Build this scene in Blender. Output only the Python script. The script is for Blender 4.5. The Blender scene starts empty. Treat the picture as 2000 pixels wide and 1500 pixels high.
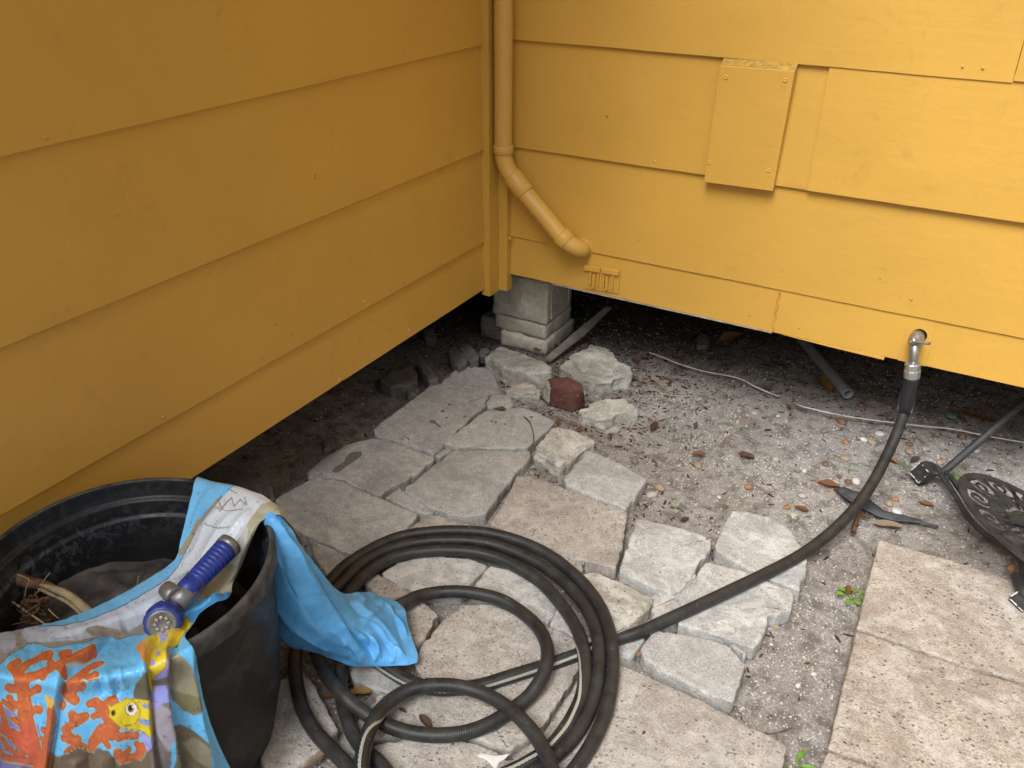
import bpy, math, random
import numpy as np
from mathutils import Vector, Matrix
random.seed(7); RNG = np.random.default_rng(7)
S = bpy.context.scene; COL = S.collection
R = math.radians

# ------------------------------------------------------------------ camera
F_PX = 1683.5; CH = 1.38
CAM = np.array([1.3496, -2.2765, CH])
DIR = np.array([-0.43030387, 0.75967455, -0.48757888])
RGT = np.array([0.86819246, 0.49618008, 0.00686824]); RGT /= np.linalg.norm(RGT)
UPV = np.cross(RGT, DIR)
cd = bpy.data.cameras.new('camera'); cam = bpy.data.objects.new('camera', cd); COL.objects.link(cam)
cd.sensor_width = 36; cd.lens = F_PX / 2000 * 36; cd.clip_end = 500; cd.clip_start = .02
m = Matrix(((RGT[0], UPV[0], -DIR[0], CAM[0]), (RGT[1], UPV[1], -DIR[1], CAM[1]), (RGT[2], UPV[2], -DIR[2], CAM[2]), (0, 0, 0, 1)))
cam.matrix_world = m; S.camera = cam
# ------------------------------------------------------------------ light
SUN_EL, SUN_AZ = R(54), R(180 + 2)         # azimuth measured from +y towards +x
sun_dir = Vector((math.sin(SUN_AZ) * math.cos(SUN_EL), math.cos(SUN_AZ) * math.cos(SUN_EL), math.sin(SUN_EL)))
wd = bpy.data.worlds.new('World'); S.world = wd; wd.use_nodes = True
nt = wd.node_tree; bg = nt.nodes['Background']
sk = nt.nodes.new('ShaderNodeTexSky'); sk.sky_type = 'NISHITA'; sk.sun_disc = False
sk.sun_elevation = SUN_EL; sk.sun_rotation = SUN_AZ; sk.dust_density = 6; sk.air_density = 1; sk.ozone_density = .5
hs = nt.nodes.new('ShaderNodeHueSaturation'); hs.inputs['Saturation'].default_value = .22   # overcast: nearly neutral
nt.links.new(sk.outputs[0], hs.inputs['Color']); nt.links.new(hs.outputs[0], bg.inputs[0]); bg.inputs[1].default_value = .078
sl = bpy.data.lights.new('sun', 'SUN'); sl.energy = 2.3; sl.angle = R(32); sl.color = (.985, .992, 1)
so = bpy.data.objects.new('sun', sl); COL.objects.link(so); so.rotation_euler = (-sun_dir).to_track_quat('-Z', 'Y').to_euler(); so.location = sun_dir * 20
S.view_settings.view_transform = 'Standard'; S.view_settings.look = 'None'; S.view_settings.exposure = 0.77; S.view_settings.gamma = 1
S.cycles.max_bounces = 8; S.cycles.diffuse_bounces = 5; S.cycles.use_denoising = True

# ------------------------------------------------------------------ geometry helpers
def ray(px, py):
    return DIR * F_PX + RGT * (px - 1000) + UPV * (750 - py)
def gz(px, py, z=0.0):
    v = ray(px, py); t = (z - CAM[2]) / v[2]; return CAM + t * v
def gy(px, py, Y=0.0):
    v = ray(px, py); t = (Y - CAM[1]) / v[1]; return CAM + t * v
def gd(px, py, dist):
    v = ray(px, py); return CAM + v / np.linalg.norm(v) * dist

def h3(ix, iy, iz, s):
    n = (ix * 374761393 + iy * 668265263 + iz * 2147483647 + s * 1274126177) & 0xFFFFFFFF
    n = ((n ^ (n >> 13)) * 1274126177) & 0xFFFFFFFF
    return ((n ^ (n >> 16)) & 0xFFFF) / 65535.0
def vn(x, y, z, s=0):
    x = np.asarray(x, float); y = np.asarray(y, float); z = np.asarray(z, float) + x * 0
    xi = np.floor(x).astype(np.int64); yi = np.floor(y).astype(np.int64); zi = np.floor(z).astype(np.int64)
    u, v, w = x - xi, y - yi, z - zi
    u = u * u * (3 - 2 * u); v = v * v * (3 - 2 * v); w = w * w * (3 - 2 * w); o = 0
    for a in (0, 1):
        for b in (0, 1):
            for c in (0, 1):
                o = o + h3(xi + a, yi + b, zi + c, s) * (u if a else 1 - u) * (v if b else 1 - v) * (w if c else 1 - w)
    return o * 2 - 1
def fbm(x, y, z=0.0, o=4, s=0, g=.5):
    t = 0; a = 1; k = 1; n = 0
    for i in range(o):
        t = t + a * vn(np.asarray(x) * k, np.asarray(y) * k, np.asarray(z) * k, s + i); n += a; a *= g; k *= 2.03
    return t / n
def sstep(a, b, x):
    t = np.clip((x - a) / (b - a), 0, 1); return t * t * (3 - 2 * t)

def link(o, parent=None):
    COL.objects.link(o)
    if parent: o.parent = parent
    return o
def tag(o, label=None, cat=None, group=None, kind=None):
    for k, v in (('label', label), ('category', cat), ('group', group), ('kind', kind)):
        if v: o[k] = v
    return o
def empty(name, loc, label, cat, group=None):
    o = bpy.data.objects.new(name, None); o.empty_display_size = .05; link(o); o.location = tuple(float(a) for a in loc)
    return tag(o, label, cat, group)
def mesh(name, vs, fs, mats, parent=None, smooth=True, at=None, mi=None):
    vs = np.asarray(vs, float)
    if parent is not None: org = np.array(parent_loc(parent))
    elif at is None:
        org = np.array([vs[:, 0].mean(), vs[:, 1].mean(), vs[:, 2].min()])
    else: org = np.array(at, float)
    me = bpy.data.meshes.new(name); me.from_pydata((vs - org).tolist(), [], [list(map(int, f)) for f in fs]); me.update()
    if smooth: me.polygons.foreach_set('use_smooth', [True] * len(me.polygons))
    o = bpy.data.objects.new(name, me)
    for mm in (mats if isinstance(mats, (list, tuple)) else [mats]): me.materials.append(mm)
    if mi is not None: me.polygons.foreach_set('material_index', mi)
    link(o, parent)
    if parent is None: o.location = tuple(org)
    return o
def parent_loc(p):
    l = Vector((0, 0, 0)); q = p
    while q: l += q.location; q = q.parent
    return l
class MB:
    def __init__(s): s.v = []; s.f = []
    def add(s, v, f):
        n = len(s.v); s.v += [list(map(float, a)) for a in v]; s.f += [[i + n for i in a] for a in f]; return s
    def box(s, a, b):
        x0, y0, z0 = a; x1, y1, z1 = b
        return s.add([(x0, y0, z0), (x1, y0, z0), (x1, y1, z0), (x0, y1, z0), (x0, y0, z1), (x1, y0, z1), (x1, y1, z1), (x0, y1, z1)],
                     [(0, 3, 2, 1), (4, 5, 6, 7), (0, 1, 5, 4), (1, 2, 6, 5), (2, 3, 7, 6), (3, 0, 4, 7)])
    def prism(s, pts, off):
        """pts: ordered 3-D polygon, off: extrude vector"""
        n = len(pts); p = [np.array(a, float) for a in pts]; q = [a + np.array(off, float) for a in p]
        return s.add(p + q, [list(range(n))] + [list(range(2 * n - 1, n - 1, -1))] + [(i, i + n, (i + 1) % n + n, (i + 1) % n) for i in range(n)])
    def tube(s, pts, r, n=12, cap=True):
        v, f, _ = tube_geo(pts, r, n); s.add(v, f)
        if cap:
            k = len(s.v); m_ = len(v); s.f.append([k - m_ + i for i in range(n)][::-1]); s.f.append([k - n + i for i in range(n)])
        return s
    def out(s, name, mat, parent=None, smooth=False, bev=0, **k):
        o = mesh(name, s.v, s.f, mat, parent, smooth, **k)
        if bev:
            b = o.modifiers.new('bevel', 'BEVEL'); b.width = bev; b.segments = 2; b.limit_method = 'ANGLE'; b.angle_limit = R(40)
        return o
def spline(P, n=8):
    P = np.array(P, float); Q = np.vstack([2 * P[0] - P[1], P, 2 * P[-1] - P[-2]]); out = []
    for i in range(1, len(Q) - 2):
        a, b, c, d = Q[i - 1:i + 3]
        for k in range(n):
            t = k / n; out.append(.5 * ((2 * b) + (c - a) * t + (2 * a - 5 * b + 4 * c - d) * t * t + (3 * b - a - 3 * c + d) * t ** 3))
    out.append(P[-1]); return np.array(out)
def tube_geo(pts, r, n=12, phi=None):
    P = np.array(pts, float); m_ = len(P); T = np.gradient(P, axis=0); T /= np.linalg.norm(T, axis=1)[:, None] + 1e-12
    up = np.array([0, 0, 1.0]) if abs(T[:, 2]).max() < .97 else np.array([.31, -.9, .2])
    SD = np.cross(T, up); SD /= np.linalg.norm(SD, axis=1)[:, None] + 1e-9; NN = np.cross(SD, T)
    r = np.broadcast_to(np.asarray(r, float), (m_,)); V = []
    for i in range(m_):
        for k in range(n):
            th = 2 * math.pi * k / n + (phi[i] if phi is not None else 0)
            V.append(P[i] + r[i] * (math.cos(th) * NN[i] + math.sin(th) * SD[i]))
    Fc = [(i * n + k, (i + 1) * n + k, (i + 1) * n + (k + 1) % n, i * n + (k + 1) % n) for i in range(m_ - 1) for k in range(n)]
    return V, Fc, P
def axis_lathe(p0, ax, prof, n=24, cap=True):
    """prof list (s along axis, radius)"""
    ax = np.array(ax, float); ax /= np.linalg.norm(ax); u = np.cross(ax, [0, 0, 1.0])
    if np.linalg.norm(u) < 1e-3: u = np.array([1.0, 0, 0])
    u /= np.linalg.norm(u); w = np.cross(ax, u); V = []; p0 = np.array(p0, float)
    for s_, r_ in prof:
        for k in range(n):
            t = 2 * math.pi * k / n; V.append(p0 + ax * s_ + r_ * (math.cos(t) * u + math.sin(t) * w))
    m_ = len(prof); Fc = [(i * n + k, i * n + (k + 1) % n, (i + 1) * n + (k + 1) % n, (i + 1) * n + k) for i in range(m_ - 1) for k in range(n)]
    if cap: Fc += [list(range(n))[::-1], [(m_ - 1) * n + k for k in range(n)]]
    return V, Fc

# ------------------------------------------------------------------ material helpers
class Mt:
    def __init__(s, name, rough=.7, spec=.3, metal=0):
        s.m = bpy.data.materials.new(name); s.m.use_nodes = True; s.t = s.m.node_tree; s.b = s.t.nodes['Principled BSDF']
        s.b.inputs['Roughness'].default_value = rough; s.b.inputs['Specular IOR Level'].default_value = spec; s.b.inputs['Metallic'].default_value = metal
        s.tc = s.t.nodes.new('ShaderNodeTexCoord'); s.oi = s.t.nodes.new('ShaderNodeObjectInfo')
    def put(s, sock, v):
        if isinstance(v, bpy.types.NodeSocket): s.t.links.new(v, sock)
        else: sock.default_value = v if not (isinstance(v, tuple) and len(v) == 3 and sock.type == 'RGBA') else (*v, 1)
    def vec(s, sc=(1, 1, 1), rnd=True, rot=(0, 0, 0)):
        mp = s.t.nodes.new('ShaderNodeMapping'); s.t.links.new(s.tc.outputs['Object'], mp.inputs[0]); mp.inputs['Scale'].default_value = sc; mp.inputs['Rotation'].default_value = rot
        if rnd:
            mu = s.t.nodes.new('ShaderNodeMath'); mu.operation = 'MULTIPLY'; mu.inputs[1].default_value = 37.0
            s.t.links.new(s.oi.outputs['Random'], mu.inputs[0]); s.t.links.new(mu.outputs[0], mp.inputs['Location'])
        return mp.outputs[0]
    def noise(s, sc, det=4, ro=.55, vec=None, dist=0):
        n = s.t.nodes.new('ShaderNodeTexNoise'); n.inputs['Scale'].default_value = sc; n.inputs['Detail'].default_value = det; n.inputs['Roughness'].default_value = ro; n.inputs['Distortion'].default_value = dist
        s.t.links.new(vec or s.vec(), n.inputs['Vector']); return n.outputs['Fac']
    def voro(s, sc, vec=None, feat='F1', out='Distance', rnd=1):
        n = s.t.nodes.new('ShaderNodeTexVoronoi'); n.feature = feat; n.inputs['Scale'].default_value = sc; n.inputs['Randomness'].default_value = rnd
        s.t.links.new(vec or s.vec(), n.inputs['Vector']); return n.outputs[out]
    def ramp(s, fac, st, interp='LINEAR'):
        n = s.t.nodes.new('ShaderNodeValToRGB'); e = n.color_ramp.elements; n.color_ramp.interpolation = interp
        while len(e) < len(st): e.new(.5)
        for k, (p, c) in enumerate(st):
            e[k].position = p; c = c if isinstance(c, tuple) else (c, c, c); e[k].color = (*c, 1)
        s.t.links.new(fac, n.inputs[0]); return n.outputs[0]
    def mix(s, fac, a, b, mode='MIX'):
        n = s.t.nodes.new('ShaderNodeMix'); n.data_type = 'RGBA'; n.blend_type = mode; s.put(n.inputs[0], fac); s.put(n.inputs[6], a); s.put(n.inputs[7], b); return n.outputs[2]
    def math(s, op, a, b=0.0):
        n = s.t.nodes.new('ShaderNodeMath'); n.operation = op; s.put(n.inputs[0], a); s.put(n.inputs[1], b); return n.outputs[0]
    def bump(s, h, st=.5, d=.002, nrm=None):
        n = s.t.nodes.new('ShaderNodeBump'); n.inputs['Strength'].default_value = st; n.inputs['Distance'].default_value = d; s.put(n.inputs['Height'], h)
        if nrm: s.t.links.new(nrm, n.inputs['Normal'])
        return n.outputs[0]
    def fin(s, col=None, nrm=None, rough=None):
        if col is not None: s.put(s.b.inputs['Base Color'], col)
        if nrm is not None: s.put(s.b.inputs['Normal'], nrm)
        if rough is not None: s.put(s.b.inputs['Roughness'], rough)
        return s.m

def paint_mat(name='yellow paint', base=(.575, .328, .059)):
    k = Mt(name, .40, .4); v = k.vec(rnd=False)
    big = k.noise(2.2, 3, .5, v); fine = k.noise(420, 2, .6, v); med = k.noise(38, 3, .55, v)
    b2 = tuple(a * 1.07 for a in base); b1 = tuple(a * .94 for a in base)
    col = k.mix(k.ramp(big, [(.3, 0.), (.7, 1.)]), b1, b2)
    sp = k.voro(16, v); spk = k.math('MULTIPLY', k.ramp(sp, [(.035, 1.), (.06, 0.)]), k.ramp(k.noise(5, 2, .5, v), [(.55, 0.), (.62, 1.)]))
    col = k.mix(k.math('MULTIPLY', spk, .55), col, (.16, .09, .03))
    smu = k.ramp(k.noise(7, 6, .75, v, 1.5), [(.58, 0.), (.76, 1.)]); col = k.mix(k.math('MULTIPLY', smu, .38), col, (.35, .19, .05))
    st = k.noise(60, 3, .6, k.vec((.06, .06, 1.0), False)); 
    blob = k.ramp(k.voro(9, v), [(.0, 1.), (.045, 0.)])
    n = k.bump(st, .22, .002); n = k.bump(med, .28, .003, n); n = k.bump(k.noise(6, 2, .5, v), .25, .012, n); n = k.bump(fine, .2, .0006, n); n = k.bump(blob, .5, .002, n)
    return k.fin(col, n, k.ramp(med, [(.3, .36), (.7, .52)]))
def stone_mat(name, base, tint, dark, pits=1.0, bumpd=.004, whit=0.0, spots=0):
    k = Mt(name, .9, .15); v = k.vec()
    a = k.noise(7, 6, .62, v, .4); b = k.noise(45, 6, .7, v); c = k.noise(260, 3, .7, v)
    col = k.mix(k.ramp(a, [(.32, 0.), (.68, 1.)]), base, tint)
    col = k.mix(k.ramp(b, [(.42, .55), (.6, 0.)]), col, dark)
    col = k.mix(k.ramp(c, [(.38, .55), (.52, 0.)]), col, tuple(x * .62 for x in dark)); col = k.mix(k.ramp(c, [(.56, 0.), (.68, .5)]), col, tuple(min(1, x * 1.25) for x in tint))
    col = k.mix(k.ramp(k.noise(4.5, 5, .7, v, 1.0), [(.46, 0.), (.66, .6)]), col, tuple(x * .72 for x in dark))
    if whit:
        w = k.ramp(k.noise(13, 7, .72, v, .8), [(.5, 0.), (.58, 1.)]); col = k.mix(k.math('MULTIPLY', w, whit), col, (.74, .72, .67))
    pv = k.ramp(k.voro(85, v), [(.10, 1.), (.28, 0.)]); pm = k.ramp(k.noise(22, 3, .5, v), [(.42, 0.), (.58, 1.)]); pit = k.math('MULTIPLY', pv, pm)
    col = k.mix(k.math('MULTIPLY', pit, .42 * min(pits, 1.3)), col, tuple(x * .35 for x in dark))
    if spots:
        g = k.ramp(k.voro(150, v, out='Color'), [(.78, 0.), (.8, 1.)]); g = k.math('MULTIPLY', g, k.ramp(k.voro(150, v), [(.3, 1.), (.42, 0.)]))
        col = k.mix(k.math('MULTIPLY', g, .8 * spots), col, k.ramp(k.voro(150, v, out='Color'), [(.2, (.30, .12, .04)), (.5, (.62, .48, .28)), (.9, (.42, .24, .11))]))
    col = k.mix(k.ramp(k.voro(70, v), [(.045, .7), (.06, 0.)]), col, (.7, .68, .63))
    # earth washed against the sides: darker below the top edge
    n = k.bump(a, .5, bumpd * 2.5); n = k.bump(b, .7, bumpd, n); n = k.bump(c, .5, bumpd * .35, n); n = k.bump(k.math('MULTIPLY', pit, -1.), .8, .003 * pits, n)
    return k.fin(col, n)
def plain(name, col, rough=.6, spec=.3, metal=0, var=.25, sc=60, bd=.0008, objcol=False):
    k = Mt(name, rough, spec, metal); v = k.vec(); a = k.noise(sc, 5, .65, v)
    c0 = k.oi.outputs['Color'] if objcol else col
    lo = k.mix(1.0, c0, (1 - var * 1.3,) * 3, 'MULTIPLY') if objcol else tuple(x * (1 - var * 1.3) for x in col)
    c = k.mix(k.ramp(a, [(.3, 0.), (.7, 1.)]), lo, c0)
    return k.fin(c, k.bump(a, .6, bd), k.ramp(a, [(.3, min(1, rough * 1.15)), (.7, rough * .85)]))

M_PAINT = paint_mat()
M_PAINT2 = paint_mat('yellow paint on plastic', (.58, .335, .070))
M_WORN = plain('worn white and yellow paint', (.55, .5, .38), .7, var=.5, sc=40)
M_DARKWOOD_SHADE = plain('old dark timber and hole shade', (.06, .045, .035), .9, .1)
M_ENDGRAIN = plain('bare grey end grain', (.48, .30, .07), .85, .1, var=.4, sc=90)
M_GREY = stone_mat('grey cast concrete paver', (.47, .465, .445), (.56, .555, .535), (.31, .30, .28), .5)
M_GREYW = stone_mat('whitened concrete paver', (.49, .485, .465), (.57, .565, .545), (.33, .325, .305), .6, .005, .4)
M_TAN = stone_mat('tan stone paver', (.455, .42, .38), (.52, .485, .44), (.29, .26, .225), 1.1, .006, .2, .4)
M_TRAV = stone_mat('exposed aggregate tan slab', (.44, .385, .325), (.52, .465, .40), (.27, .225, .18), 1.8, .009, .25, 1.0)
M_ROUGH = stone_mat('broken rough concrete', (.56, .54, .47), (.66, .64, .57), (.33, .31, .26), 1.1, .012, .5)
M_PIER = stone_mat('pier concrete block', (.62, .575, .46), (.70, .65, .54), (.42, .385, .30), .8, .004, .15)
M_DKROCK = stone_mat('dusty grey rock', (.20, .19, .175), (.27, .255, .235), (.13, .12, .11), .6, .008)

# ------------------------------------------------------------------ ground
PAVE = [gz(*p)[:2] for p in [(880, 720), (1110, 800), (1290, 930), (1580, 1060), (1560, 1190), (1460, 1340), (1420, 1420), (1540, 1560), (400, 1560), (480, 1050), (600, 900), (740, 780)]]
def in_poly(x, y, P):
    c = np.zeros(np.shape(x), bool); j = len(P) - 1
    for i in range(len(P)):
        xi, yi = P[i]; xj, yj = P[j]
        c ^= ((yi > y) != (yj > y)) & (x < (xj - xi) * (y - yi) / (yj - yi + 1e-12) + xi); j = i
    return c
def poly_dist(x, y, P):
    d = np.full(np.shape(x), 1e9)
    for i in range(len(P)):
        ax, ay = P[i]; bx, by = P[(i + 1) % len(P)]; ex, ey = bx - ax, by - ay
        t = np.clip(((x - ax) * ex + (y - ay) * ey) / (ex * ex + ey * ey + 1e-12), 0, 1)
        d = np.minimum(d, np.hypot(x - ax - t * ex, y - ay - t * ey))
    return d
def ground_z(x, y):
    near = sstep(6, 3, np.hypot(x - .7, y + .8))
    z = .010 * fbm(x * 2.2, y * 2.2, 3.1, 3, 5) + .0055 * fbm(x * 13, y * 13, 1.7, 3, 9) + .0022 * fbm(x * 60, y * 60, .7, 3, 21)
    sd = np.where(in_poly(x, y, PAVE), 1, -1) * poly_dist(x, y, PAVE)
    return z * near + .006 * sstep(-.05, .05, sd) - .004
xs = np.concatenate([-np.geomspace(60, .75, 26), np.arange(-.7, 2.25, .0075), np.geomspace(2.3, 60, 26)])
ys = np.concatenate([-np.geomspace(60, 2.15, 22), np.arange(-2.1, 1.3, .0075), np.geomspace(1.35, 60, 22)])
X, Y = np.meshgrid(xs, ys, indexing='ij'); Z = ground_z(X, Y); nx, ny = X.shape
ii = np.arange(nx * ny).reshape(nx, ny)
fs = np.stack([ii[:-1, :-1].ravel(), ii[1:, :-1].ravel(), ii[1:, 1:].ravel(), ii[:-1, 1:].ravel()], 1)
k = Mt('sandy dirt', .97, .08); v = k.vec(rnd=False)
a = k.noise(2.6, 5, .6, v, .6); b = k.noise(22, 6, .7, v); c = k.noise(180, 4, .75, v)
col = k.mix(k.ramp(a, [(.35, 0.), (.65, 1.)]), (.30, .27, .24), (.44, .42, .395))
col = k.mix(k.ramp(b, [(.40, .75), (.52, 0.)]), col, (.10, .083, .070))
col = k.mix(k.ramp(c, [(.42, .65), (.60, 0.)]), col, (.15, .13, .115))
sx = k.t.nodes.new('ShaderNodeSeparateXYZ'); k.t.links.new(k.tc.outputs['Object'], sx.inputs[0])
hum_shade = k.math('ADD', k.math('MULTIPLY', sx.outputs[1], .9), k.math('MULTIPLY', sx.outputs[0], -.55)); hum_shade = k.math('ADD', hum_shade, k.math('MULTIPLY', b, .5))
col = k.mix(k.ramp(hum_shade, [(.20, 0.), (.52, .92)]), col, (.042, .035, .029))     # leaf mould, with the shade under the house painted in
fl = k.math('MULTIPLY', k.ramp(k.voro(210, v), [(.20, 1.), (.30, 0.)]), k.ramp(k.voro(210, v, out='Color'), [(.66, 0.), (.70, 1.)]))
fl = k.math('MULTIPLY', fl, k.ramp(k.noise(9, 4, .6, v), [(.42, .1), (.6, 1.)]))
col = k.mix(k.math('MULTIPLY', fl, .8), col, (.60, .58, .55))
n = k.bump(b, .7, .006); n = k.bump(c, .9, .003, n); n = k.bump(fl, .5, .002, n)
M_DIRT = k.fin(col, n)
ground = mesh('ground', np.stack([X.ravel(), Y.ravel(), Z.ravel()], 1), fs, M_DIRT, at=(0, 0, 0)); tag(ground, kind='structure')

# ------------------------------------------------------------------ the house
house = empty('house', (-.3, .6, 0), 'mustard yellow clapboard house corner raised on a low concrete pier', 'house')
def rough_line(n, amp, s): return amp * fbm(np.linspace(0, 9, n), np.full(n, s * 1.7), .3, 3, s)
def board(parent, side, a0, a1, z0, z1, proud=0.0, seed=1, name='siding_board', lab=None, top_in=.011, th=.011):
    """lapped board; side 'L' lies along y at x=0 facing +x, 'R' along x at y=0 facing -y"""
    n = max(2, int((a1 - a0) / .04)); A = np.linspace(a0, a1, n + 1); V = []; Fc = []
    m_ = 7
    prof = [(z0, -th), (z0, -.0012), (z0 + .0015, 0.)] + [(z0 + (z1 + .02 - z0) * q, None) for q in (.25, .5, .75, 1.)] + [(z1 + .02, -th - top_in)]
    jit = .0016 * fbm(A * 3, A * 0 + seed, .5, 3, seed) + .0008 * fbm(A * 30, A * 0 + seed, .5, 2, seed + 3)
    for i, aa in enumerate(A):
        for z, o in prof:
            q = (z - z0) / (z1 + .02 - z0)
            off = (proud - top_in * q if o is None else proud + o)
            off += .0012 * float(vn(aa * 2.1, z * 5, seed, 3)) * (1 if o is None else 0)
            zz = z + (float(jit[i]) if q < .05 else 0)
            V.append((off, aa, zz) if side == 'L' else (aa, -off, zz))
    k_ = len(prof)
    for i in range(n):
        for j in range(k_):
            q = (i * k_ + j, i * k_ + (j + 1) % k_, (i + 1) * k_ + (j + 1) % k_, (i + 1) * k_ + j); Fc.append(q if side == 'L' else q[::-1])
    Fc += [list(range(k_))[::-1], [n * k_ + j for j in range(k_)]]
    o = mesh(name, V, Fc, M_PAINT, parent, False)
    if lab: o['label'] = lab
    return o
wallL = MB().box((-.16, -4.2, .345), (-.024, .0, 2.75)).out('wall', M_PAINT, house); wallL['label'] = 'shaded mustard yellow clapboard wall'
wallR = MB().box((-.02, .024, .345), (4.2, .16, 2.75)).out('wall', M_PAINT, house); wallR['label'] = 'bright mustard yellow clapboard wall with pipe and patch board'
zL = [.29, .4497, .7358, 1.0296, 1.32, 1.61, 1.90, 2.19, 2.48, 2.74]
for i in range(len(zL) - 1): board(wallL, 'L', -4.2, -.077, zL[i], zL[i + 1], 0, 11 + i)
zR = [.3254, .4535, .7365, 1.039, 1.33, 1.62, 1.91, 2.20, 2.49, 2.74]
for i in range(len(zR) - 1):
    if i == 0:
        board(wallR, 'R', .05, .905, zR[0], zR[1], 0, 31, top_in=.006); board(wallR, 'R', .9052, 1.238, zR[0], zR[1], .0002, 31, top_in=.006)
        board(wallR, 'R', 1.3062, 4.2, zR[0], zR[1], .0004, 32, top_in=.006)
    elif i == 2:
        board(wallR, 'R', .05, .930, zR[2], zR[3], 0, 33); board(wallR, 'R', .9312, 4.2, zR[2] + .001, zR[3], .007, 34, th=.016)
    elif i == 3:
        board(wallR, 'R', .05, 1.325, zR[3], zR[4], 0, 35); board(wallR, 'R', 1.3265, 4.2, zR[3] + .004, zR[4], .002, 36)
    else: board(wallR, 'R', .05, 4.2, zR[i], zR[i + 1], 0, 40 + i)
# piece of the bottom board under the tap hole, cut round the hole
def cut_board():
    cx, cz, rr = 1.2735, .4045, .0190; N = 40; x0, x1, z0, z1 = 1.2382, 1.306, .3254, .462; V = []; Fc = []
    ring = []
    angs = sorted([2 * math.pi * q / N for q in range(N)] + [math.atan2(zz - cz, xx - cx) % (2 * math.pi) for xx in (x0, x1) for zz in (z0, z1)]); N = len(angs)
    for t in angs:
        dx, dz = math.cos(t), math.sin(t)
        s_ = min(((x1 - cx) / dx) if dx > 1e-6 else 1e9, ((x0 - cx) / dx) if dx < -1e-6 else 1e9, ((z1 - cz) / dz) if dz > 1e-6 else 1e9, ((z0 - cz) / dz) if dz < -1e-6 else 1e9)
        ty = lambda z_: -.0006 + .006 * (z_ - z0) / .1481
        V += [(cx + rr * dx, ty(cz + rr * dz), cz + rr * dz), (cx + dx * s_, ty(cz + dz * s_), cz + dz * s_), (cx + rr * dx, .017, cz + rr * dz), (cx + dx * s_, .017, cz + dz * s_)]
    for q in range(N):
        a_, b_ = 4 * q, 4 * ((q + 1) % N)
        Fc += [(a_, a_ + 1, b_ + 1, b_), (a_, b_, b_ + 2, a_ + 2), (a_ + 1, a_ + 3, b_ + 3, b_ + 1)]
    return mesh('siding_board', V, Fc, M_PAINT, wallR, False)
cut_board()
V, Fc = axis_lathe((1.274, .0165, .405), (0, -1, 0), [(-.001, .0215), (0, .0215)], 24); mesh('tap_hole_shade', V, Fc, M_DARKWOOD_SHADE, wallR, False)
# the dark disc paints the shade inside the hole, in front of the wall core
MB().box((.20, .0008, .3205), (.903, .02, .3252)).out('bottom_lip', M_WORN, wallR, bev=.001)
MB().prism([(.93, -.0015, .3252), (1.205, -.0015, .3252), (1.205, -.0015, .3165), (1.06, -.0015, .3195)], (0, .012, 0)).out('bottom_lip', M_PAINT, wallR, bev=.001)
# raised filler ridge on the bottom board joint
rp = [(.9055 + .002 * math.sin(i * 2.1), -.0022 - .0008 * math.sin(i * 1.3), .331 + i * .0117) for i in range(11)]
MB().tube(spline(rp, 4), .0024, 8).out('paint_ridge', M_PAINT, wallR, True)
# corner trims
def trim(parent, a, b, lab, seed):
    x0, y0, z0 = a; x1, y1, z1 = b; n = 90; V = []; Fc = []
    for i in range(n + 1):
        z = z0 + (z1 - z0) * i / n
        for j, (x, y) in enumerate(((x0, y0), (x1, y0), (x1, y1), (x0, y1))):
            d = .0014 * float(fbm(z * 14, j * 3.3, seed, 3, seed)); V.append((x + d, y + d, z))
    for i in range(n):
        for j in range(4): Fc.append((i * 4 + j, i * 4 + (j + 1) % 4, i * 4 + 4 + (j + 1) % 4, i * 4 + 4 + j))
    Fc += [(3, 2, 1, 0), tuple(n * 4 + j for j in range(4))]
    o = mesh('corner_trim', V, Fc, M_PAINT, parent, False); o['label'] = lab; return o
trim(wallL, (-.012, -.0765, .268), (.019, -.021, 2.74), 'rough edged corner trim board on the shaded wall', 3)
trim(wallR, (-.012, -.0195, .272), (.0495, .011, 2.74), 'flat corner trim board behind the drain pipe', 5)
MB().tube(spline([(.0515, -.012, .4535), (.056, -.014, .452), (.061, -.012, .4535)], 4), .006, 8).out('caulk_blob', M_PAINT2, wallR, True)
# nail heads under paint
nb = MB()
for (px, py) in [(1018, 455), (1050, 284), (1278, 315), (1185, 225), (1880, 130), (1920, 133), (1780, 585), (1560, 640), (1464, 615)]:
    p = gy(px, py, -.001); V, Fc = axis_lathe(p, (0, -1, 0), [(-.002, .0035), (.0004, .003), (.0008, .002), (.0009, .0005)], 10); nb.add(V, Fc)
nb.out('nail_bump', M_PAINT, wallR, True)['kind'] = 'stuff'
nb = MB()
for (px, py) in [(320, 815), (690, 703), (665, 742), (788, 550), (800, 645), (90, 268), (620, 345), (713, 590)]:
    v_ = ray(px, py); t_ = (.001 - CAM[0]) / v_[0]; p = CAM + v_ * t_; V, Fc = axis_lathe(p, (1, 0, 0), [(-.004, .005), (.0004, .0042), (.0009, .003), (.0010, .0005)], 10); nb.add(V, Fc)
nb.out('nail_bump', M_PAINT, wallL, True)['kind'] = 'stuff'
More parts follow.
